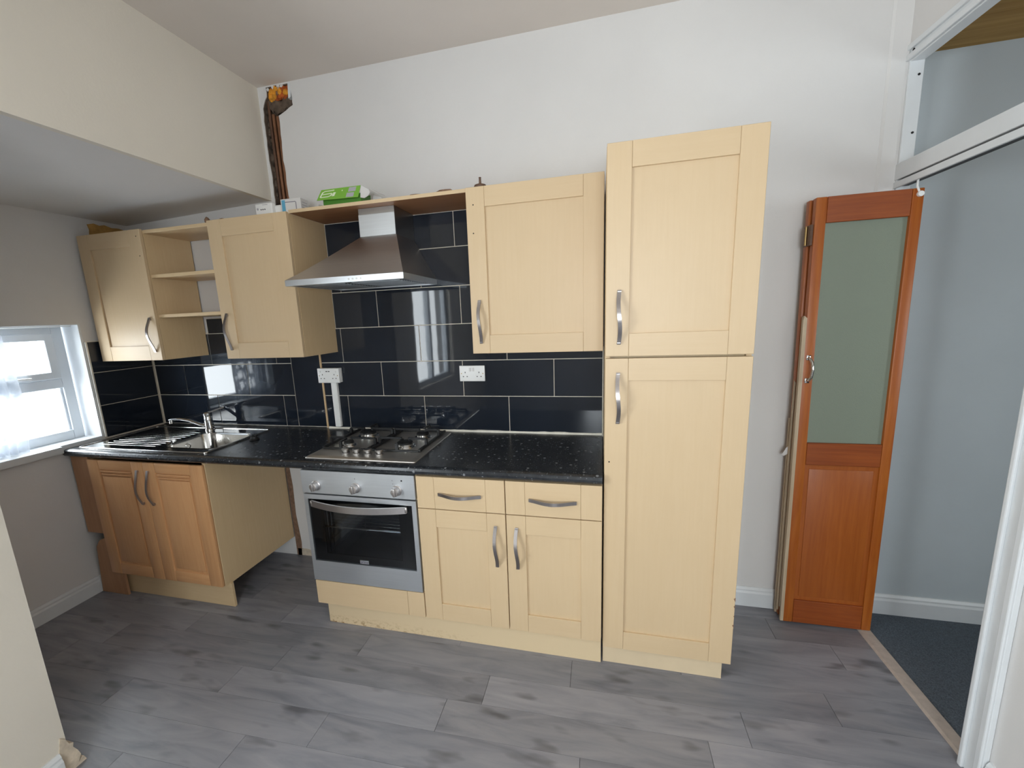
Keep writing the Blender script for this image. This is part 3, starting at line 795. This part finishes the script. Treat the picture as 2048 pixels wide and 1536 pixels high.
# ================================================================== WORKTOP
SX0, SX1, SY0, SY1 = -2.930, -2.012, -.578, -.094          # sink plate
BX0, BX1, BY0, BY1 = -2.395, -2.040, -.500, -.200           # bowl
prof = [(-.0105, .873), (-.6, .873), (-.612, .876), (-.619, .885), (-.620, .894), (-.615, .905), (-.605, .911), (-.590, .912), (-.0105, .912)]
wt = MB()
hole = [(BX0-.02, BY0-.02), (BX1+.02, BY0-.02), (BX1+.02, BY1+.02), (BX0-.02, BY1+.02)]
wt.prism([(XLL+.0105, -.595), (-.003, -.595), (-.003, -.0105), (XLL+.0105, -.0105)], 'z', .873, .912, [hole])
wt.prism([(-.5951, .873), (-.600, .873), (-.612, .876), (-.619, .885), (-.620, .894), (-.615, .905), (-.605, .911), (-.5951, .912)], 'x', XLL+.012, -.0035)
tag(obj('worktop', wt, 'worktop', smooth=30, org=(-1.5, -.3, .873)), 'speckled black worktop with rounded front edge running the whole wall', 'worktop')

# ---- inset sink
t = thing('kitchen_sink', (-2.47, -.34, .912), 'stainless steel inset sink with grooved drainer on the left', 'sink')
def rrect(x0, x1, y0, y1, r, n=6):
    out = []
    for cx_, cy_, a0 in ((x1-r, y1-r, 0), (x0+r, y1-r, 90), (x0+r, y0+r, 180), (x1-r, y0+r, 270)):
        for i in range(n+1):
            a = math.radians(a0+90*i/n); out.append((cx_+r*math.cos(a), cy_+r*math.sin(a)))
    return out
zt = .9125
mb = MB()
mb.prism(rrect(SX0, SX1, SY0, SY1, .022), 'z', zt, zt+.0035, [rrect(BX0, BX1, BY0, BY1, .07)])
rows_ = []
for (ins, z) in ((-.014, zt+.0034), (-.006, zt+.0055), (0, zt+.003), (.003, zt-.01), (.01, zt-.10), (.03, zt-.145), (.07, zt-.15)):
    rows_.append([Vector((p[0], p[1], z)) for p in rrect(BX0+ins, BX1-ins, BY0+ins, BY1-ins, max(.02, .07-ins))])
rows_.append([Vector(((BX0+BX1)/2+(p.x-(BX0+BX1)/2)*.1, (BY0+BY1)/2+(p.y-(BY0+BY1)/2)*.1, zt-.152)) for p in rows_[-1]])
mb.grid(rows_, True)
# raised outer roll
ring = [Vector((p[0], p[1], zt+.004)) for p in rrect(SX0+.006, SX1-.006, SY0+.006, SY1-.006, .02)]
ring.append(ring[0]); ring.append(ring[1])
mb.tube(ring, .0045, 8)
obj('basin', mb, 'steel_sink', t, smooth=50)
for i in range(12):
    y = -.150-i*.0315
    x1 = -2.43 if y < -.19 else -2.50
    x0 = -2.86
    mb = MB().tube([(x0, y, zt-.001), (x0+.02, y, zt+.0012), (x1-.02, y, zt+.0012), (x1, y, zt-.001)], .0042, 8, sx=1)
    obj('drainer_rib', mb, 'steel_sink', t, smooth=60)
obj('overflow', MB().lathe([(.018, 0), (.018, .003), (.013, .004), (.012, .001)], (BX0+.0035, -.35, .875), 'x', 20), 'chrome', t, smooth=40)
obj('drain', MB().lathe([(.04, 0), (.038, .003), (.03, .001), (.004, .0015)], ((BX0+BX1)/2, (BY0+BY1)/2, zt-.1515), 'z', 24), 'chrome', t, smooth=40)
# ---- mixer tap
t = thing('mixer_tap', (-2.448, -.135, .916), 'chrome mixer tap with its low spout swung left over the drainer', 'tap')
tx, ty = -2.448, -.135
obj('body', MB().lathe([(.030, .0), (.030, .006), (.026, .010), (.024, .06), (.024, .088), (.022, .092)], (tx, ty, .9165), 'z', 28), 'chrome', t, smooth=40)
lv = MB().lathe([(.0245, .0), (.0255, .008), (.025, .02), (.018, .026), (.004, .028)], (tx, ty, 1.006), 'z', 28)
lv.strap([(tx-.005, ty, 1.026), (tx+.03, ty+.012, 1.036), (tx+.07, ty+.03, 1.050), (tx+.10, ty+.042, 1.058)], .022, .008, (-.4, 1, 0))
obj('lever', lv, 'chrome', t, smooth=45)
obj('spout', MB().tube([(tx-.015, ty-.003, .938), (tx-.06, ty-.015, .955), (tx-.12, ty-.03, .982), (tx-.17, ty-.045, .994), (tx-.215, ty-.058, .995), (tx-.235, ty-.065, .990)], .011, 12, sx=1.15, sy=.8), 'chrome', t, smooth=60)
obj('nozzle', MB().lathe([(.012, 0), (.0125, .004), (.0125, .026), (.010, .028)], (tx-.228, ty-.063, .968), 'z', 18), 'chrome', t, smooth=40)
# ---- plug on the worktop
t = thing('sink_plug', (-1.95, -.305, .9125), 'black rubber plug lying on the worktop right of the basin', 'plug')
obj('plug_body', MB().lathe([(.026, 0), (.028, .004), (.024, .008), (.020, .010), (.019, .020), (.014, .022)], (-1.95, -.305, .9125), 'z', 24), 'rubber', t, smooth=40)
obj('pull', MB().tube([(-1.96, -.305, .934), (-1.958, -.305, .944), (-1.95, -.305, .947), (-1.942, -.305, .944), (-1.94, -.305, .934)], .0025, 8), 'rubber', t, smooth=60)

# ================================================================== HOB
t = thing('gas_hob', (-1.127, -.31, .9125), 'stainless steel four burner gas hob set into the worktop', 'hob')
HX0, HX1, HY0, HY1 = -1.420, -.833, -.566, -.052
hz = .9125
mb = MB()
rows_ = []
for ins, z in ((0, hz), (.002, hz+.004), (.016, hz+.009), (.022, hz+.010)):
    rows_.append([Vector((p[0], p[1], z)) for p in rrect(HX0+ins, HX1-ins, HY0+ins, HY1-ins, .010, 3)])
mb.grid(rows_, True, False)
mb.prism(rrect(HX0+.022, HX1-.022, HY0+.022, HY1-.022, .008, 3), 'z', hz+.006, hz+.010)
obj('hob_plate', mb, 'steel_hob', t, smooth=35)
burn = [(-1.290, -.365, .034, 0), (-.978, -.352, .030+.010, 1), (-1.285, -.180, .046, 2), (-.955, -.178, .034, 3)]
burn[0] = (-1.290, -.372, .027, 0)
zp = hz+.0102
for x, y, r, _ in burn:
    bnr = obj('burner', MB().lathe([(r+.012, 0), (r+.010, .003), (r, .005), (r, .015), (r-.004, .017)], (x, y, zp), 'z', 28), 'chrome', t, smooth=40)
    obj('burner_cap', MB().lathe([(r-.003, 0), (r-.001, .003), (r-.001, .006), (r-.006, .009), (.003, .0095)], (x, y, zp+.0172), 'z', 28), 'black_iron', bnr, smooth=40)
def pan_support(x0, x1, y0, y1, cs_):
    mb = MB(); b_ = .0045; zb = zp+.011; zt_ = zp+.043
    fr_ = [(x0, y0), (x1, y0), (x1, y1), (x0, y1)]
    mb.box(x0-.006, x0+.006, y0, y1, zp+.002, zb+.004, .001).box(x1-.006, x1+.006, y0, y1, zp+.002, zb+.004, .001)
    mb.box(x0, x1, y0-.004, y0+.004, zp+.002, zb, .001).box(x0, x1, y1-.004, y1+.004, zp+.002, zb, .001)
    for (bx, by, rr) in cs_:
        for xe, s_ in ((x0, 1), (x1, -1)):
            xi = bx-s_*rr*.45
            mb.box(xe-.006, xe+.006, by-.008, by+.008, zb, zt_, .001)
            mb.strap([(xe, by, zt_-.001), (xi, by, zt_-.001)], .009, .010, (0, 1, 0))
            mb.strap([(xi, by, zt_), (xi-s_*.006, by, zt_-.012)], .007, .006, (0, 1, 0))
        for ye, s_ in ((y0 if by < (y0+y1)/2 else y1, 1 if by < (y0+y1)/2 else -1),):
            yi = by-s_*rr*.5
            mb.box(bx-.008, bx+.008, ye-.005, ye+.005, zb-.002, zt_, .001)
            mb.strap([(bx, ye, zt_-.001), (bx, yi, zt_-.001)], .008, .008, (1, 0, 0))
    return obj('pan_support', mb, 'black_iron', t)
pan_support(-1.392, -1.135, -.446, -.085, [(-1.290, -.372, .034), (-1.285, -.180, .046)])
pan_support(-1.120, -.862, -.446, -.085, [(-.978, -.352, .040), (-.955, -.178, .034)])
for x in (-1.228, -1.168, -1.107, -1.046):
    kb = MB().lathe([(.0195, 0), (.0195, .006), (.018, .0075), (.013, .008), (.013, .016), (.0195, .0165), (.0205, .024), (.018, .027), (.003, .0275)], (x, -.500, zp), 'z', 26)
    obj('knob', kb, 'steel', t, smooth=40)
tag(obj('knob_escutcheon', MB().prism([(-1.27, -.47), (-1.27, -.528), (-1.0, -.528), (-.975, -.512), (-.94, -.472)], 'z', zp-.001, zp+.0006), 'black_iron', t))
bpy.data.objects.remove(bpy.data.objects['knob_escutcheon'])

# ================================================================== OVEN
t = thing('built_in_oven', (-1.12, -.3, .28), 'stainless steel built-in electric oven with a black glass door', 'oven')
OX0, OX1, OY = -1.4185, -.8235, -.610
obj('control_panel', MB().box(OX0, OX1, OY, -.588, .7515, .868, .002), 'steel_soft', t)
cav = MB().box(OX0+.03, OX1-.03, -.10, -.09, .30, .74).box(OX0+.03, OX0+.045, -.585, -.10, .30, .74).box(OX1-.045, OX1-.03, -.585, -.10, .30, .74).box(OX0+.045, OX1-.045, -.585, -.10, .30, .315).box(OX0+.045, OX1-.045, -.585, -.10, .725, .74)
obj('cavity', cav, 'inner_oven', t)
d = obj('oven_door', MB().prism([(OX0+.004, .283), (OX1, .283), (OX1, .7455), (OX0+.004, .7455)], 'y', OY, OY+.022, [[(-1.394, .392), (-.845, .392), (-.845, .722), (-1.394, .722)]]), 'steel_soft', t)
obj('door_glass', MB().box(-1.3945, -.8445, OY+.001, OY+.006, .3915, .7225), 'oven_glass', d)
obj('inner_frame', MB().prism([(-1.394, .392), (-.845, .392), (-.845, .722), (-1.394, .722)], 'y', OY+.012, OY+.02, [[(-1.33, .43), (-.92, .43), (-.92, .69), (-1.33, .69)]]), 'black_iron', d)
rk = MB()
for y in [-.56+.03*i for i in range(15)]: rk.tube([(-1.36, y, .56), (-.885, y, .56)], .0018, 6)
rk.tube([(-1.36, -.57, .56), (-.885, -.57, .56)], .004, 8)
obj('oven_rack', rk, 'chrome', t, smooth=60)
for sgn, x in ((1, -.888), (-1, -1.357)):
    sd = MB()
    for y in (-.53, -.50, -.2): sd.tube([(x, y, .33), (x, y, .71)], .003, 6)
    for z in (.40, .46, .52, .60): sd.tube([(x, -.53, z), (x, -.2, z)], .002, 6)
    obj('side_rail', sd, 'chrome', t, smooth=60)
pts = [(-1.372+.501*i/16, OY-.006-.046*math.sin(math.pi*i/16)**.9, .702) for i in range(17)]
hm = MB().strap(pts, .031, .008, (0, 0, 1)); hm.box(-1.376, -1.364, OY-.012, OY, .688, .716, .002).box(-.878, -.866, OY-.012, OY, .688, .716, .002)
obj('handle', hm, 'nickel_h', d, smooth=45)
for x in (-1.338, -1.124, -.912):
    kb = MB().lathe([(.025, 0), (.025, -.003), (.021, -.006), (.020, -.026), (.017, -.029), (.003, -.030)], (x, OY-.0002, .793), 'y', 28)
    kb.box(x-.006, x+.006, OY-.036, OY-.02, .774, .812, .003, 2)
    obj('knob', kb, 'nickel_h', t, smooth=40)
obj('indicator_light', MB().lathe([(.004, 0), (.0035, -.0015)], (-.886, OY, .841), 'y', 14), 'rubber', t)
for (x, z, a) in ((-1.124, .838, 6), (-.932, .84, 4), (-.93, .824, 4)):
    obj('dial_mark', MB().box(x-.001, x+.001, OY-.0006, OY, z-.0005*a, z+.0005*a), 'print_dark', t)
bd = obj('badge', MB().box(-1.142, -1.096, OY-.0008, OY+.0015, .400, .418), 'steel_light', d)
def text(s, size, name, mat, parent, loc, rot, bold=.0, shear=0, sx=1):
    cu = bpy.data.curves.new('t', 'FONT'); cu.body = s; cu.size = size; cu.extrude = .0003; cu.offset = bold; cu.shear = shear
    cu.align_x = 'CENTER'; cu.align_y = 'CENTER'
    o = bpy.data.objects.new('t', cu); C.objects.link(o)
    dg = bpy.context.evaluated_depsgraph_get(); me = bpy.data.meshes.new_from_object(o.evaluated_get(dg))
    bpy.data.objects.remove(o); bpy.data.curves.remove(cu)
    me.materials.clear(); me.materials.append(M[mat])
    R_ = rot.to_4x4() if hasattr(rot, 'to_4x4') else rot
    me.transform(Matrix.Diagonal((sx, 1, 1, 1)))
    me.transform(R_); 
    o = bpy.data.objects.new(name, me); C.objects.link(o)
    o0 = ORG[parent.name] if parent is not None and parent.name in ORG else Vector((0, 0, 0))
    me.transform(Matrix.Translation(Vector(loc)-o0))
    if parent is not None: o.parent = parent; o.location = (0, 0, 0)
    ORG[o.name] = o0
    return o
RX = Matrix.Rotation(H, 3, 'X')
lt = text('prima', .017, 'lettering', 'print_dark', bd if False else d, (-1.119, OY-.0012, .4095), RX, .0002)

# ================================================================== HOOD
t = thing('cooker_hood', (-1.16, -.24, 1.74), 'stainless steel pyramid cooker hood above the hob', 'hood')
cx0, cx1, cy0 = -1.470, -.866, -.478
tx0, tx1, ty0 = -1.188, -.990, -.236
zr0, zr1, zr2 = 1.737, 1.764, 1.972
mb = MB()
mb.prism([(cx0, cy0), (cx1+.008, cy0), (cx1-.012, -.0105), (cx0, -.0105)], 'z', zr0, zr1, [[(cx0+.02, cy0+.02), (cx1-.012, cy0+.02), (cx1-.03, -.03), (cx0+.02, -.03)]])
obj('rim', mb, 'steel_light', t)
mb = MB()
def lerp(a, b_, u): return a+(b_-a)*u
rows_ = []
for i in range(9):
    u = i/8; k_ = u**.93
    rows_.append([Vector((lerp(cx0, tx0, k_), lerp(cy0, ty0, k_), lerp(zr1, zr2, u))), Vector((lerp(cx1+.008, tx1, k_), lerp(cy0, ty0, k_), lerp(zr1, zr2, u))),
                  Vector((lerp(cx1-.012, tx1-.004, k_), -.0105, lerp(zr1, zr2, u))), Vector((lerp(cx0, tx0, k_), -.0105, lerp(zr1, zr2, u)))])
mb.grid(rows_, True, True)
obj('canopy', mb, 'steel_hood', t, smooth=20)
obj('chimney_cover', MB().box(tx0+.001, tx1-.001, ty0-.003, ty0, zr2+.001, 2.076, .001), 'steel_light', t, label='bright film covered front of the hood chimney')
obj('chimney', MB().box(tx0+.002, tx1-.002, ty0, -.0105, zr2, 2.1045), 'steel', t)
for a, b_ in ((cx0+.03, (cx0+cx1)/2-.012), ((cx0+cx1)/2-.008, cx1-.03)):
    f2 = MB().box(a, b_, cy0+.06, -.05, zr0+.004, zr0+.010, .002)
    for i in range(12):
        yy = cy0+.075+i*.027
        f2.box(a+.015, b_-.015, yy, yy+.012, zr0+.001, zr0+.005)
    obj('grease_filter', f2, 'filter', t)
obj('lamp_strip', MB().box(cx0+.03, cx1-.03, cy0+.022, cy0+.055, zr0+.003, zr0+.010, .002), 'black_iron', t)
for x in (-1.13, -1.11, -1.09, -1.07):
    obj('button', MB().lathe([(.004, 0), (.0038, -.002)], (x, cy0, 1.7505), 'y', 14), 'steel', t)

# ================================================================== SOCKETS
def socket(x0, x1, z0, z1, yf, yb, label, usb=False, switch=True):
    t = thing('double_socket', ((x0+x1)/2, yb, (z0+z1)/2), label, 'socket')
    if yb-yf > .02: obj('back_box', MB().box(x0+.001, x1-.001, yf+.010, yb, z0+.001, z1-.001, .003, 2), 'white_plastic', t, smooth=40)
    obj('faceplate', MB().box(x0, x1, yf, min(yf+.010, yb), z0, z1, .003, 2), 'white_plastic', t, smooth=40)
    cx_ = (x0+x1)/2; h = z1-z0; zc_ = (z0+z1)/2
    for sx_ in (-.040, .040):
        obj('pin_hole', MB().box(cx_+sx_-.002, cx_+sx_+.002, yf-.0005, yf+.002, zc_+.002, zc_+.010), 'black_hole', t)
        for dx in (-.011, .011):
            obj('pin_hole', MB().box(cx_+sx_+dx-.0033, cx_+sx_+dx+.0033, yf-.0005, yf+.002, zc_-.019, zc_-.0145), 'black_hole', t)
    for sx_ in (-.062, .062):
        obj('screw', MB().lathe([(.003, 0), (.0028, -.001)], (cx_+sx_, yf, zc_), 'y', 12), 'brass', t)
    if usb:
        for sx_ in (-.009, .007): obj('usb_port', MB().box(cx_+sx_-.0065, cx_+sx_+.0045, yf-.0005, yf+.002, zc_+.023, zc_+.028), 'black_hole', t)
        for sx_ in (-.056, .048): obj('rocker_switch', MB().box(cx_+sx_-.006, cx_+sx_+.006, yf-.003, yf+.001, zc_+.018, zc_+.030, .001), 'white_plastic', t)
    else:
        for sx_ in (-.011, .007): obj('rocker_switch', MB().box(cx_+sx_-.0055, cx_+sx_+.0055, yf-.004, yf+.001, zc_+.012, zc_+.032, .001), 'card_white', t)
    return t
socket(-1.668, -1.522, 1.203, 1.291, -.048, -.0098, 'white double socket with two charging ports on a surface box above trunking', True)
socket(-.777, -.631, 1.205, 1.292, -.020, -.0098, 'flush white double socket on the tiles right of the hob')
tag(obj('cable_trunking', MB().box(-1.597, -1.558, -.030, -.0098, .928, 1.2025, .002).box(-1.593, -1.562, -.032, -.029, .928, 1.2025, .001), 'white_plastic', org=(-1.577, -.02, .928)), 'white vertical cable trunking below the left double socket', 'trunking')

# ================================================================== PIPES
def pipe(x, r, z0, z1, label, bend=None):
    pts = [(x, .022, z0), (x-.002, .022, (z0+z1)/2), (x-.004, .022, z1)]
    if bend: pts += bend
    tag(obj('copper_pipe', MB().tube([(p[0], p[1], p[2]) for p in pts], r, 14), 'copper', smooth=60, org=(x, .022, z0)), label, 'pipe', 'pipes in the wall chase')
pipe(-1.768, .0125, 2.09, 2.70, 'brown painted copper pipe, rightmost in the chased slot of the wall')
pipe(-1.798, .0095, 2.09, 2.715, 'brown painted copper pipe in the middle of the chased wall slot')
M['copper_dark'] = plain('dark_old_copper', (96, 68, 52), .6, .3, nz=.25, nscale=14)
pipe(-1.822, .0085, 2.09, 2.76, 'dark dull pipe, leftmost in the chased slot of the wall', [(-1.828, .024, 2.79), (-1.815, .03, 2.81)])
[o for o in bpy.data.objects if o.name.startswith('copper_pipe')][-1].data.materials[0] = M['copper_dark']

# ================================================================== THINGS ON TOP
ZT = 2.1215
def rotz(c, a):
    ca, sa = math.cos(a), math.sin(a)
    return lambda co: Vector((c[0]+(co.x-c[0])*ca-(co.y-c[1])*sa, c[1]+(co.x-c[0])*sa+(co.y-c[1])*ca, co.z))
# white plug-in device lying on cabinet
t = thing('plug_in_timer', (-1.74, -.20, 2.107), 'white plastic plug-in device with three dark dots on the wall cabinet', 'device')
obj('casing', MB().box(-1.806, -1.700, -.215, -.185, 2.107, 2.194, .006, 3), 'white_plastic', t, smooth=40)
obj('rear_housing', MB().box(-1.712, -1.664, -.190, -.150, 2.107, 2.186, .012, 3), 'white_plastic', t, smooth=40)
for x in (-1.769, -1.757, -1.745):
    obj('dot', MB().lathe([(.0035, 0), (.003, -.001)], (x, -.2151, 2.163), 'y', 10), 'black_hole', t)
obj('button', MB().lathe([(.006, 0), (.005, -.002)], (-1.790, -.2151, 2.167), 'y', 14), 'card_grey', t)
obj('printed_line', MB().box(-1.758, -1.726, -.2155, -.2148, 2.184, 2.187), 'card_grey', t)
# small white carton
t = thing('small_carton', (-1.59, -.18, ZT), 'small white carton with a blue end left of the green box', 'box')
fn = rotz((-1.62, -.2), .05)
obj('carton', MB().box(-1.654, -1.536, -.20, -.13, 2.112, 2.205, .001), 'card_white', t, fn=fn)
obj('blue_band', MB().box(-1.648, -1.628, -.2008, -.1995, 2.113, 2.200), 'card_blue', t, fn=fn)
ln = MB()
for a, b_, c, d in ((-1.628, -1.566, 2.187, 2.190), (-1.566, -1.563, 2.15, 2.187)): ln.box(a, b_, -.2010, -.1995, c, d)
obj('printed_outline', ln, 'print_dark', t, fn=fn)
obj('printed_window', MB().box(-1.622, -1.570, -.2007, -.1995, 2.135, 2.183), 'card_white', t, fn=fn)
for z in (2.145, 2.158, 2.171, 2.184):
    obj('printed_line', MB().box(-1.5362, -1.5350, -.19, -.145, z, z+.003), 'card_grey', t, fn=fn)
# open green carton
t = thing('green_carton', (-1.29, -.19, ZT), 'open green cardboard carton with white lettering on the bridging shelf', 'box')
fn = rotz((-1.29, -.2), -.02)
obj('carton_body', MB().box(-1.405, -1.185, -.195, -.193, ZT, 2.19).box(-1.405, -1.403, -.195, -.10, ZT, 2.195).box(-1.187, -1.185, -.195, -.10, ZT, 2.19).box(-1.405, -1.185, -.102, -.10, ZT, 2.20).box(-1.405, -1.185, -.195, -.10, ZT, ZT+.002), 'green_dark', t, fn=fn)
LID = [(-1.428, -.214, 2.174), (-1.193, -.212, 2.168), (-1.180, -.198, 2.225), (-1.404, -.200, 2.225)]
def quad_slab(p, th):
    mb = MB(); P_ = [Vector(q) for q in p]; nrm = (P_[1]-P_[0]).cross(P_[3]-P_[0]).normalized()
    A = [mb.bm.verts.new(q) for q in P_]; B = [mb.bm.verts.new(q-nrm*th) for q in P_]
    mb.bm.faces.new(A); mb.bm.faces.new(list(reversed(B)))
    for i in range(4): mb.bm.faces.new((A[i], B[i], B[(i+1) % 4], A[(i+1) % 4]))
    bmesh.ops.recalc_face_normals(mb.bm, faces=mb.bm.faces)
    return mb
obj('lid_flap', quad_slab(LID, .0015), 'green_card', t)
L0, L1, L2, L3 = [Vector(q) for q in LID]
def onlid(u, v, h=.0006):
    a = L0.lerp(L1, u); b_ = L3.lerp(L2, u); nrm = (L1-L0).cross(L3-L0).normalized()
    return a.lerp(b_, v)+nrm*h
def ribbon(path, w):
    mb = MB()
    for i in range(len(path)-1):
        a, b_ = Vector(path[i]), Vector(path[i+1]); dd = (b_-a).normalized()*w*.35; nn = Vector((-(b_-a).y, (b_-a).x)).normalized()*w/2
        nn = Vector((nn.x*.45, nn.y))
        q = [onlid(*(a-dd*.3+nn)), onlid(*(b_+dd*.3+nn)), onlid(*(b_+dd*.3-nn)), onlid(*(a-dd*.3-nn))]
        vs = [mb.bm.verts.new(x) for x in q]; mb.bm.faces.new(vs)
    return mb
E_ = ribbon([(.345, .84), (.12, .80), (.075, .72), (.06, .30), (.075, .25), (.25, .28), (.31, .36), (.325, .52), (.30, .56), (.10, .52)], .085)
obj('logo_letter', E_, 'logo_white', t)
obj('logo_letter', ribbon([(.385, .62), (.372, .30)], .14), 'logo_white', t)
for (u0, u1, v0, v1, mt_) in ((.72, .90, .55, .93, 'card_grey'), (.70, .88, .08, .46, 'card_grey'), (.55, .575, .68, .78, 'logo_white')):
    mb = MB(); vs = [mb.bm.verts.new(onlid(*p)) for p in ((u0, v0), (u1, v0), (u1, v1), (u0, v1))]; mb.bm.faces.new(vs)
    obj('printed_panel', mb, mt_, t)
# white side flaps
obj('side_flap', MB().prism([(-1.187, 2.168), (-1.180, 2.222), (-1.162, 2.215), (-1.137, 2.200), (-1.132, 2.186), (-1.145, 2.171), (-1.165, 2.163)], 'y', -.200, -.1985), 'card_white', t)
mb = MB().prism([(-.240, ZT), (-.235, 2.15), (-.10, 2.16), (-.10, ZT)], 'x', -1.408, -1.4065)
obj('side_flap', mb, 'card_white', t)
mb = MB().prism([(-1.16, ZT), (-1.15, 2.19), (-1.105, 2.175), (-1.10, ZT)], 'y', -.135, -.1335)
obj('side_flap', mb, 'card_white', t)
mb = quad_slab([(-1.180, -.192, 2.226), (-1.105, -.165, 2.188), (-1.10, -.10, 2.192), (-1.180, -.12, 2.228)], .0015)
obj('side_flap', mb, 'card_white', t)
tag(obj('loose_cable', MB().tube([(-1.10, -.12, ZT+.004), (-1.08, -.15, 2.150), (-1.05, -.17, 2.152), (-1.02, -.18, 2.140), (-1.005, -.19, ZT+.004)], .003, 8), 'rubber', smooth=60), 'short black cable looping out behind the green carton', 'cable')
# mushroom knob
t = thing('wooden_knob', (-.548, -.26, 2.1135), 'small brown mushroom shaped knob standing on the right wall cabinet', 'knob')
M['dark_wood'] = wood('dark_brown_wood', (112, 84, 66), (84, 60, 46), 'x', .5)
obj('disc', MB().lathe([(.026, 0), (.029, .006), (.026, .013), (.012, .018), (.006, .020)], (-.548, -.26, 2.1135+.014), 'z', 24), 'dark_wood', t, smooth=50)
obj('stem', MB().lathe([(.006, 0), (.005, .018), (.0055, .026)], (-.548, -.26, 2.1475), 'z', 14), 'dark_wood', t, smooth=50)
obj('foot_pad', MB().lathe([(.02, 0), (.02, .0145)], (-.548, -.26, 2.1135), 'z', 16), 'rubber', t)
# rubble bits
def bit(loc, r, sq, seed, label, mat='rubble'):
    tag(obj('plaster_fragment', lump(loc, r, seed, sq, 2, .25), mat, org=loc), label, 'rubble', 'loose bits on the wall cabinets')
bit((-.87, -.25, ZT+.008), .012, (3.6, 1.4, .7), 41, 'thin grey brown crumb on the bridging shelf, nearer the hood chimney')
bit((-.725, -.25, ZT+.010), .014, (3.6, 1.4, .8), 42, 'brown flaky crumb at the right end of the bridging shelf')
bit((-2.095, -.25, 2.128), .02, (.75, .7, 1.0), 43, 'upright brown chip on top of the open shelves')
bit((-2.005, -.24, 2.120), .017, (1.3, .9, 1.0), 44, 'low brown chip on the left corner of the middle wall cabinet')

# ================================================================== FOLDING DOOR
dr = thing('door_1', (1.04, -.1, 0), 'orange stained folding door with frosted glass, folded open beside the tall cabinet', None, kind='structure')
def leaf(x0, x1, y0, y1, nm):
    z0, z1 = .010, 1.978
    L = obj(nm, MB().box(x0+.038, x1-.036, y0+.010, y1-.010, .12, .835), 'pine_panel', dr, fn=lean)
    obj('stile', MB().box(x0, x0+.040, y0, y1, z0, z1, .003, 2), 'pine_v', L, fn=lean, smooth=40)
    obj('stile', MB().box(x1-.038, x1, y0, y1, z0, z1, .003, 2), 'pine_v', L, fn=lean, smooth=40)
    for a, b_ in ((z0, .132), (.826, .930), (1.876, z1)):
        obj('rail', MB().box(x0+.0405, x1-.0385, y0+.0005, y1-.0005, a, b_, .002), 'pine_h', L, fn=lean)
    obj('raised_panel', MB().box(x0+.060, x1-.056, y0+.0075, y0+.012, .152, .804, .002, 2), 'pine_panel', L, fn=lean, smooth=40)
    obj('pane', MB().box(x0+.038, x1-.036, (y0+y1)/2-.002, (y0+y1)/2+.002, .928, 1.878), 'frosted', L, fn=lean)
    return L
lf = leaf(.872, 1.238, -.121, -.088, 'door_leaf')
leaf(.866, 1.225, -.074, -.041, 'door_leaf')
# edge strips where the paint has worn cream
def strip(y0, y1, pts, mat='raw_edge', xo=.872):
    mb = MB(); mb.prism(pts, 'y', y0, y1); return obj('edge_strip', mb, mat, dr, fn=lean)
strip(-.122, -.109, [(.859, .012), (.8725, .012), (.8725, 1.49), (.862, 1.50), (.858, 1.48)])
strip(-.098, -.088, [(.862, .07), (.872, .07), (.872, 1.492), (.864, 1.495)])
strip(-.076, -.066, [(.857, .04), (.866, .04), (.866, 1.20), (.860, 1.21), (.858, .9)])
strip(-.056, -.044, [(.857, .012), (.866, .012), (.866, 1.02), (.859, 1.03)])
obj('torn_paint', MB().prism([(.866, .86), (.842, .845), (.838, .855), (.852, .885), (.866, .90)], 'y', -.060, -.058), 'card_white', dr, fn=lean)
hg = MB().box(.862, .8725, -.112, -.050, 1.792, 1.875, .001)
obj('hinge', hg, 'dark_wood', dr, fn=lean)
obj('hinge_pin', MB().tube([(.858, -.081, 1.795), (.858, -.081, 1.872)], .0045, 10), 'brass', dr, fn=lean, smooth=60)
hd = MB().tube([(.889, -.123, 1.318), (.889, -.142, 1.314), (.893, -.154, 1.30), (.895, -.157, 1.268), (.893, -.154, 1.236), (.889, -.142, 1.222), (.889, -.123, 1.218)], .0055, 12)
hd.box(.880, .898, -.1245, -.1205, 1.308, 1.330, .001).box(.880, .898, -.1245, -.1205, 1.206, 1.228, .001)
obj('pull_handle', hd, 'chrome', dr, fn=lean, smooth=50, label='small chrome bow pull handle')
gw = MB().lathe([(.010, 0), (.011, .004), (.010, .016)], (1.222, -.120, 1.955), 'y', 16).tube([(1.222, -.112, 1.955), (1.212, -.108, 1.985), (1.212, -.108, 2.015)], .004, 8)
obj('track_roller', gw, 'white_plastic', dr, fn=lambda c_: Vector((c_.x-.015*c_.z, c_.y-.012, c_.z)), smooth=50)
